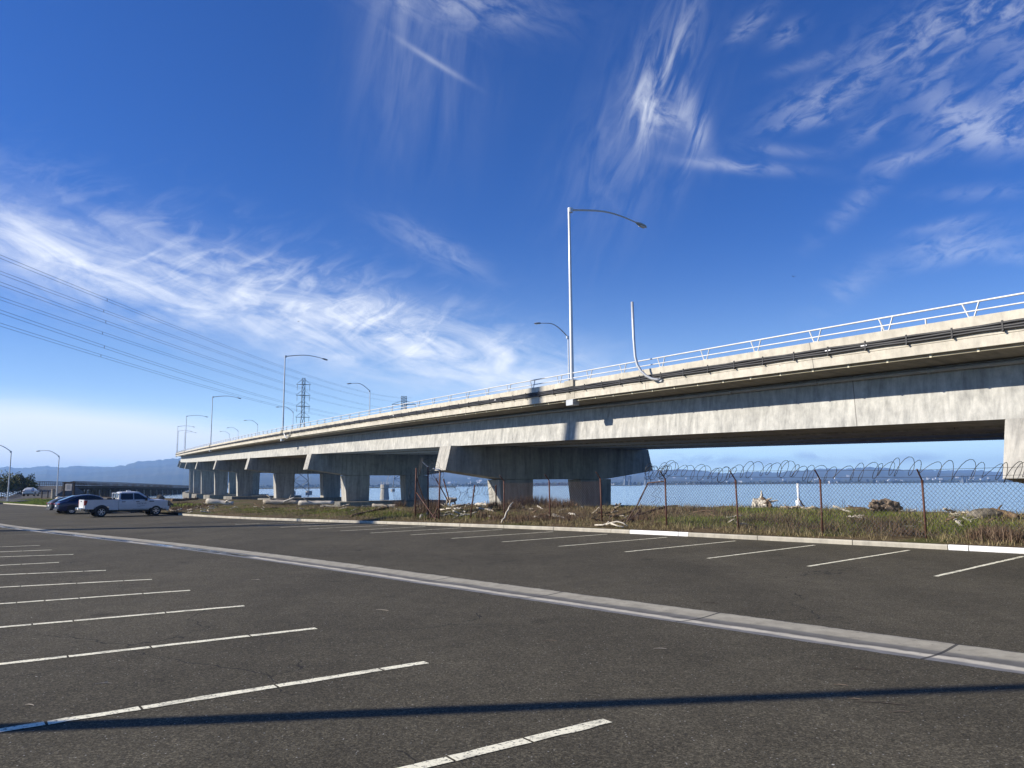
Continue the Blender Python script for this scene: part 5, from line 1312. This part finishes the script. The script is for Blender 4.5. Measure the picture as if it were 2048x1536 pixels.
def cloud(px, py, ang, la, lb, amp, fld, lo=.40, hi=.72):
    """soft elongated patch of cirrus centred on a bearing; ang in degrees clockwise from the horizon"""
    a0, e0 = azel(px, py); ce = math.cos(e0); k = 1/F
    ca, sa = math.cos(R(ang)), math.sin(R(ang))
    x = t.m('MULTIPLY', t.m('SUBTRACT', az, a0), ce); y = t.m('SUBTRACT', el, e0)
    u = t.m('SUBTRACT', t.m('MULTIPLY', x, ca/(la*k)), t.m('MULTIPLY', y, sa/(la*k))); v = t.m('ADD', t.m('MULTIPLY', x, sa/(lb*k)), t.m('MULTIPLY', y, ca/(lb*k)))
    g = t.m('EXPONENT', t.m('MULTIPLY', t.m('ADD', t.m('MULTIPLY', u, u), t.m('MULTIPLY', v, v)), -1.0))
    mr = t.new('ShaderNodeMapRange'); mr.interpolation_type = 'SMOOTHSTEP'; t.link(field_noise(*FIELDS[fld]), mr.inputs[0]); mr.inputs[1].default_value = lo; mr.inputs[2].default_value = hi
    return t.m('MULTIPLY', t.m('MULTIPLY', g, mr.outputs[0]), amp)
CL = [
    cloud(100, 530, 15, 300, 62, .44, 'band', .26, .80), cloud(520, 618, 14, 400, 74, .52, 'band', .24, .80), cloud(930, 705, 12, 300, 56, .72, 'band', .24, .74),
    cloud(560, 655, 13, 640, 44, .26, 'fine', .30, .74), cloud(40, 470, 27, 170, 34, .26, 'fine', .30, .70), cloud(470, 520, 10, 220, 22, .26, 'fine', .34, .70),
    cloud(560, 590, 14, 520, 90, .24, 'curl', .44, .74), cloud(740, 630, 14, 300, 50, .26, 'curl', .40, .70),
    cloud(40, 875, 2, 420, 46, .95, 'low', .10, .56), cloud(170, 845, 6, 420, 30, .40, 'low', .30, .62), cloud(100, 915, 0, 600, 24, .7, 'low', .1, .6),
    cloud(1000, 775, 6, 380, 60, .18, 'low', .3, .66),
    cloud(850, 100, 100, 190, 110, 0.12, 'veil', .26, .80), cloud(900, 0, 8, 160, 40, .26, 'mid', .30, .72), cloud(866, 122, 28, 62, 5, .20, 'mid', .0, .5), cloud(800, 60, 100, 120, 60, 0.06, 'veil', .3, .7),
    cloud(1325, 130, 116, 100, 34, 0.34, 'wisp', .36, .70), cloud(1296, 210, 104, 60, 26, 0.33, 'wisp', .32, .66), cloud(1322, 228, 40, 46, 24, .34, 'mid', .34, .66), cloud(1385, 235, 72, 66, 20, 0.28, 'wisp', .34, .66), cloud(1270, 270, 118, 190, 90, 0.14, 'wisp', .28, .8), cloud(1385, 300, 112, 70, 12, 0.16, 'wisp', .3, .66), cloud(1470, 332, 12, 96, 11, .24, 'mid', .30, .64), cloud(1550, 300, 14, 80, 10, .12, 'mid', .34, .64),
    cloud(1640, 200, -12, 85, 26, 0.20, 'fleck', .34, .64), cloud(1625, 242, -4, 70, 11, 0.12, 'fleck', .34, .62), cloud(1500, 50, -30, 38, 15, 0.17, 'fleck', .34, .62), cloud(1572, 68, -20, 30, 16, 0.14, 'fleck', .34, .62), cloud(1835, 85, -12, 120, 34, 0.16, 'fleck', .38, .66), cloud(1960, 15, 0, 140, 34, 0.14, 'fleck', .38, .66), cloud(1620, 125, -8, 60, 10, .10, 'mid', .3, .6),
    cloud(1905, 215, 40, 66, 30, 0.20, 'fleck', .32, .62), cloud(1975, 268, 20, 84, 28, 0.24, 'fleck', .32, .62), cloud(2040, 190, -25, 50, 40, 0.19, 'fleck', .36, .64), cloud(1740, 258, -22, 42, 18, 0.14, 'fleck', .32, .60), cloud(1890, 130, -20, 56, 20, 0.12, 'fleck', .34, .62), cloud(1815, 318, -4, 66, 13, 0.16, 'fleck', .32, .60), cloud(2035, 60, -20, 44, 56, 0.14, 'fleck', .36, .64),
    cloud(1900, 480, -8, 66, 14, 0.18, 'fleck', .32, .60), cloud(1925, 505, -6, 84, 15, 0.20, 'fleck', .30, .60), cloud(1890, 450, -4, 54, 9, 0.14, 'fleck', .32, .60), cloud(1965, 385, 8, 74, 13, 0.09, 'fleck', .34, .6), cloud(2040, 515, 10, 40, 11, 0.12, 'fleck', .3, .6), cloud(1720, 400, -38, 90, 18, .13, 'mid', .30, .66), cloud(1700, 570, -30, 70, 24, .12, 'mid', .30, .66),
    cloud(870, 495, 26, 110, 26, .20, 'mid', .30, .70),
    cloud(1650, 925, 0, 900, 40, .25, 'low', .2, .65),
]
acc = CL[0]
for c in CL[1:]: acc = t.m('ADD', acc, c)
acc = t.m('MINIMUM', acc, .9)
up_ = t.m('GREATER_THAN', sx.outputs[2], -.02)
# thin high veil that thickens towards the horizon
ee = t.m('DIVIDE', el, VEIL_W); veil = t.m('MULTIPLY', t.m('EXPONENT', t.m('MULTIPLY', t.m('MULTIPLY', ee, ee), -1.0)), t.m('MULTIPLY', t.m('ADD', .5, t.m('MULTIPLY', t.m('COSINE', az), .5)), VEIL_A*1.06))
base = t.mix(1.0, hs.outputs[0], SKY_TINT, 'MULTIPLY')
skyc = t.mix(veil, base, VEIL_C)
e2_ = t.m('DIVIDE', el, .062); skyc = t.mix(t.m('MULTIPLY', t.m('EXPONENT', t.m('MULTIPLY', t.m('MULTIPLY', e2_, e2_), -1.0)), .75), skyc, (10.0, 14.5, 14.5))
skyc = t.mix(t.m('MULTIPLY', acc, up_), skyc, CLOUD_C)
grey = None
for px, py, la, lb in ((1370, 918, 60, 9), (1440, 920, 40, 8), (1620, 912, 40, 8), (1830, 915, 45, 8), (1530, 925, 30, 8), (220, 926, 50, 8), (1720, 922, 40, 8)):
    q = cloud(px, py, 0, la, lb, .55, 'grey', .40, .58); grey = q if grey is None else t.m('ADD', grey, q)
skyc = t.mix(t.m('MINIMUM', grey, .8), skyc, GREY_C)
t.link(skyc, bg.inputs['Color']); bg.inputs['Strength'].default_value = .080

sun = bpy.data.lights.new('sun', 'SUN'); sun.energy = 5.0; sun.angle = R(.53); sun.color = (1.0, .92, .79)
so = bpy.data.objects.new('sun', sun); COL.objects.link(so)
so.rotation_euler = Vector((math.cos(AZ)*math.cos(EL), math.sin(AZ)*math.cos(EL), -math.sin(EL))).to_track_quat('-Z', 'Y').to_euler(); so.location = (-60, -10, 60)

hz = MB(); hz.box((0, 4800, 155), (19000, 12400, 320))
hm = bpy.data.materials.new('haze'); hm.use_nodes = True; ht = NT(hm.node_tree)
for nd in list(ht.n):
    if nd.type == 'BSDF_PRINCIPLED': ht.n.remove(nd)
pv = ht.new('ShaderNodeVolumePrincipled'); pv.inputs['Color'].default_value = (.36, .60, 1.0, 1); pv.inputs['Density'].default_value = 1.15e-4; pv.inputs['Anisotropy'].default_value = .1
ho = [q for q in ht.n if q.type == 'OUTPUT_MATERIAL'][0]; ht.link(pv.outputs[0], ho.inputs['Volume'])
hob = hz.build('haze', hm); tag(hob, kind='stuff'); hob.display_type = 'WIRE'

cam = bpy.data.cameras.new('camera'); cam.sensor_width = 36; cam.lens = 36*F/2048; cam.clip_start = .1; cam.clip_end = 30000
co = bpy.data.objects.new('camera', cam); COL.objects.link(co)
co.matrix_world = Matrix(((RT[0], UP[0], -FW[0], 0), (RT[1], UP[1], -FW[1], 0), (RT[2], UP[2], -FW[2], CZ), (0, 0, 0, 1)))
scene.camera = co
scene.view_settings.view_transform = 'Standard'; scene.view_settings.look = 'None'; scene.view_settings.exposure = .55; scene.view_settings.gamma = 1
scene.cycles.use_denoising = True
scene.cycles.max_bounces = 6; scene.cycles.diffuse_bounces = 1; scene.cycles.volume_bounces = 2
scene.render.resolution_x = 1024; scene.render.resolution_y = 768
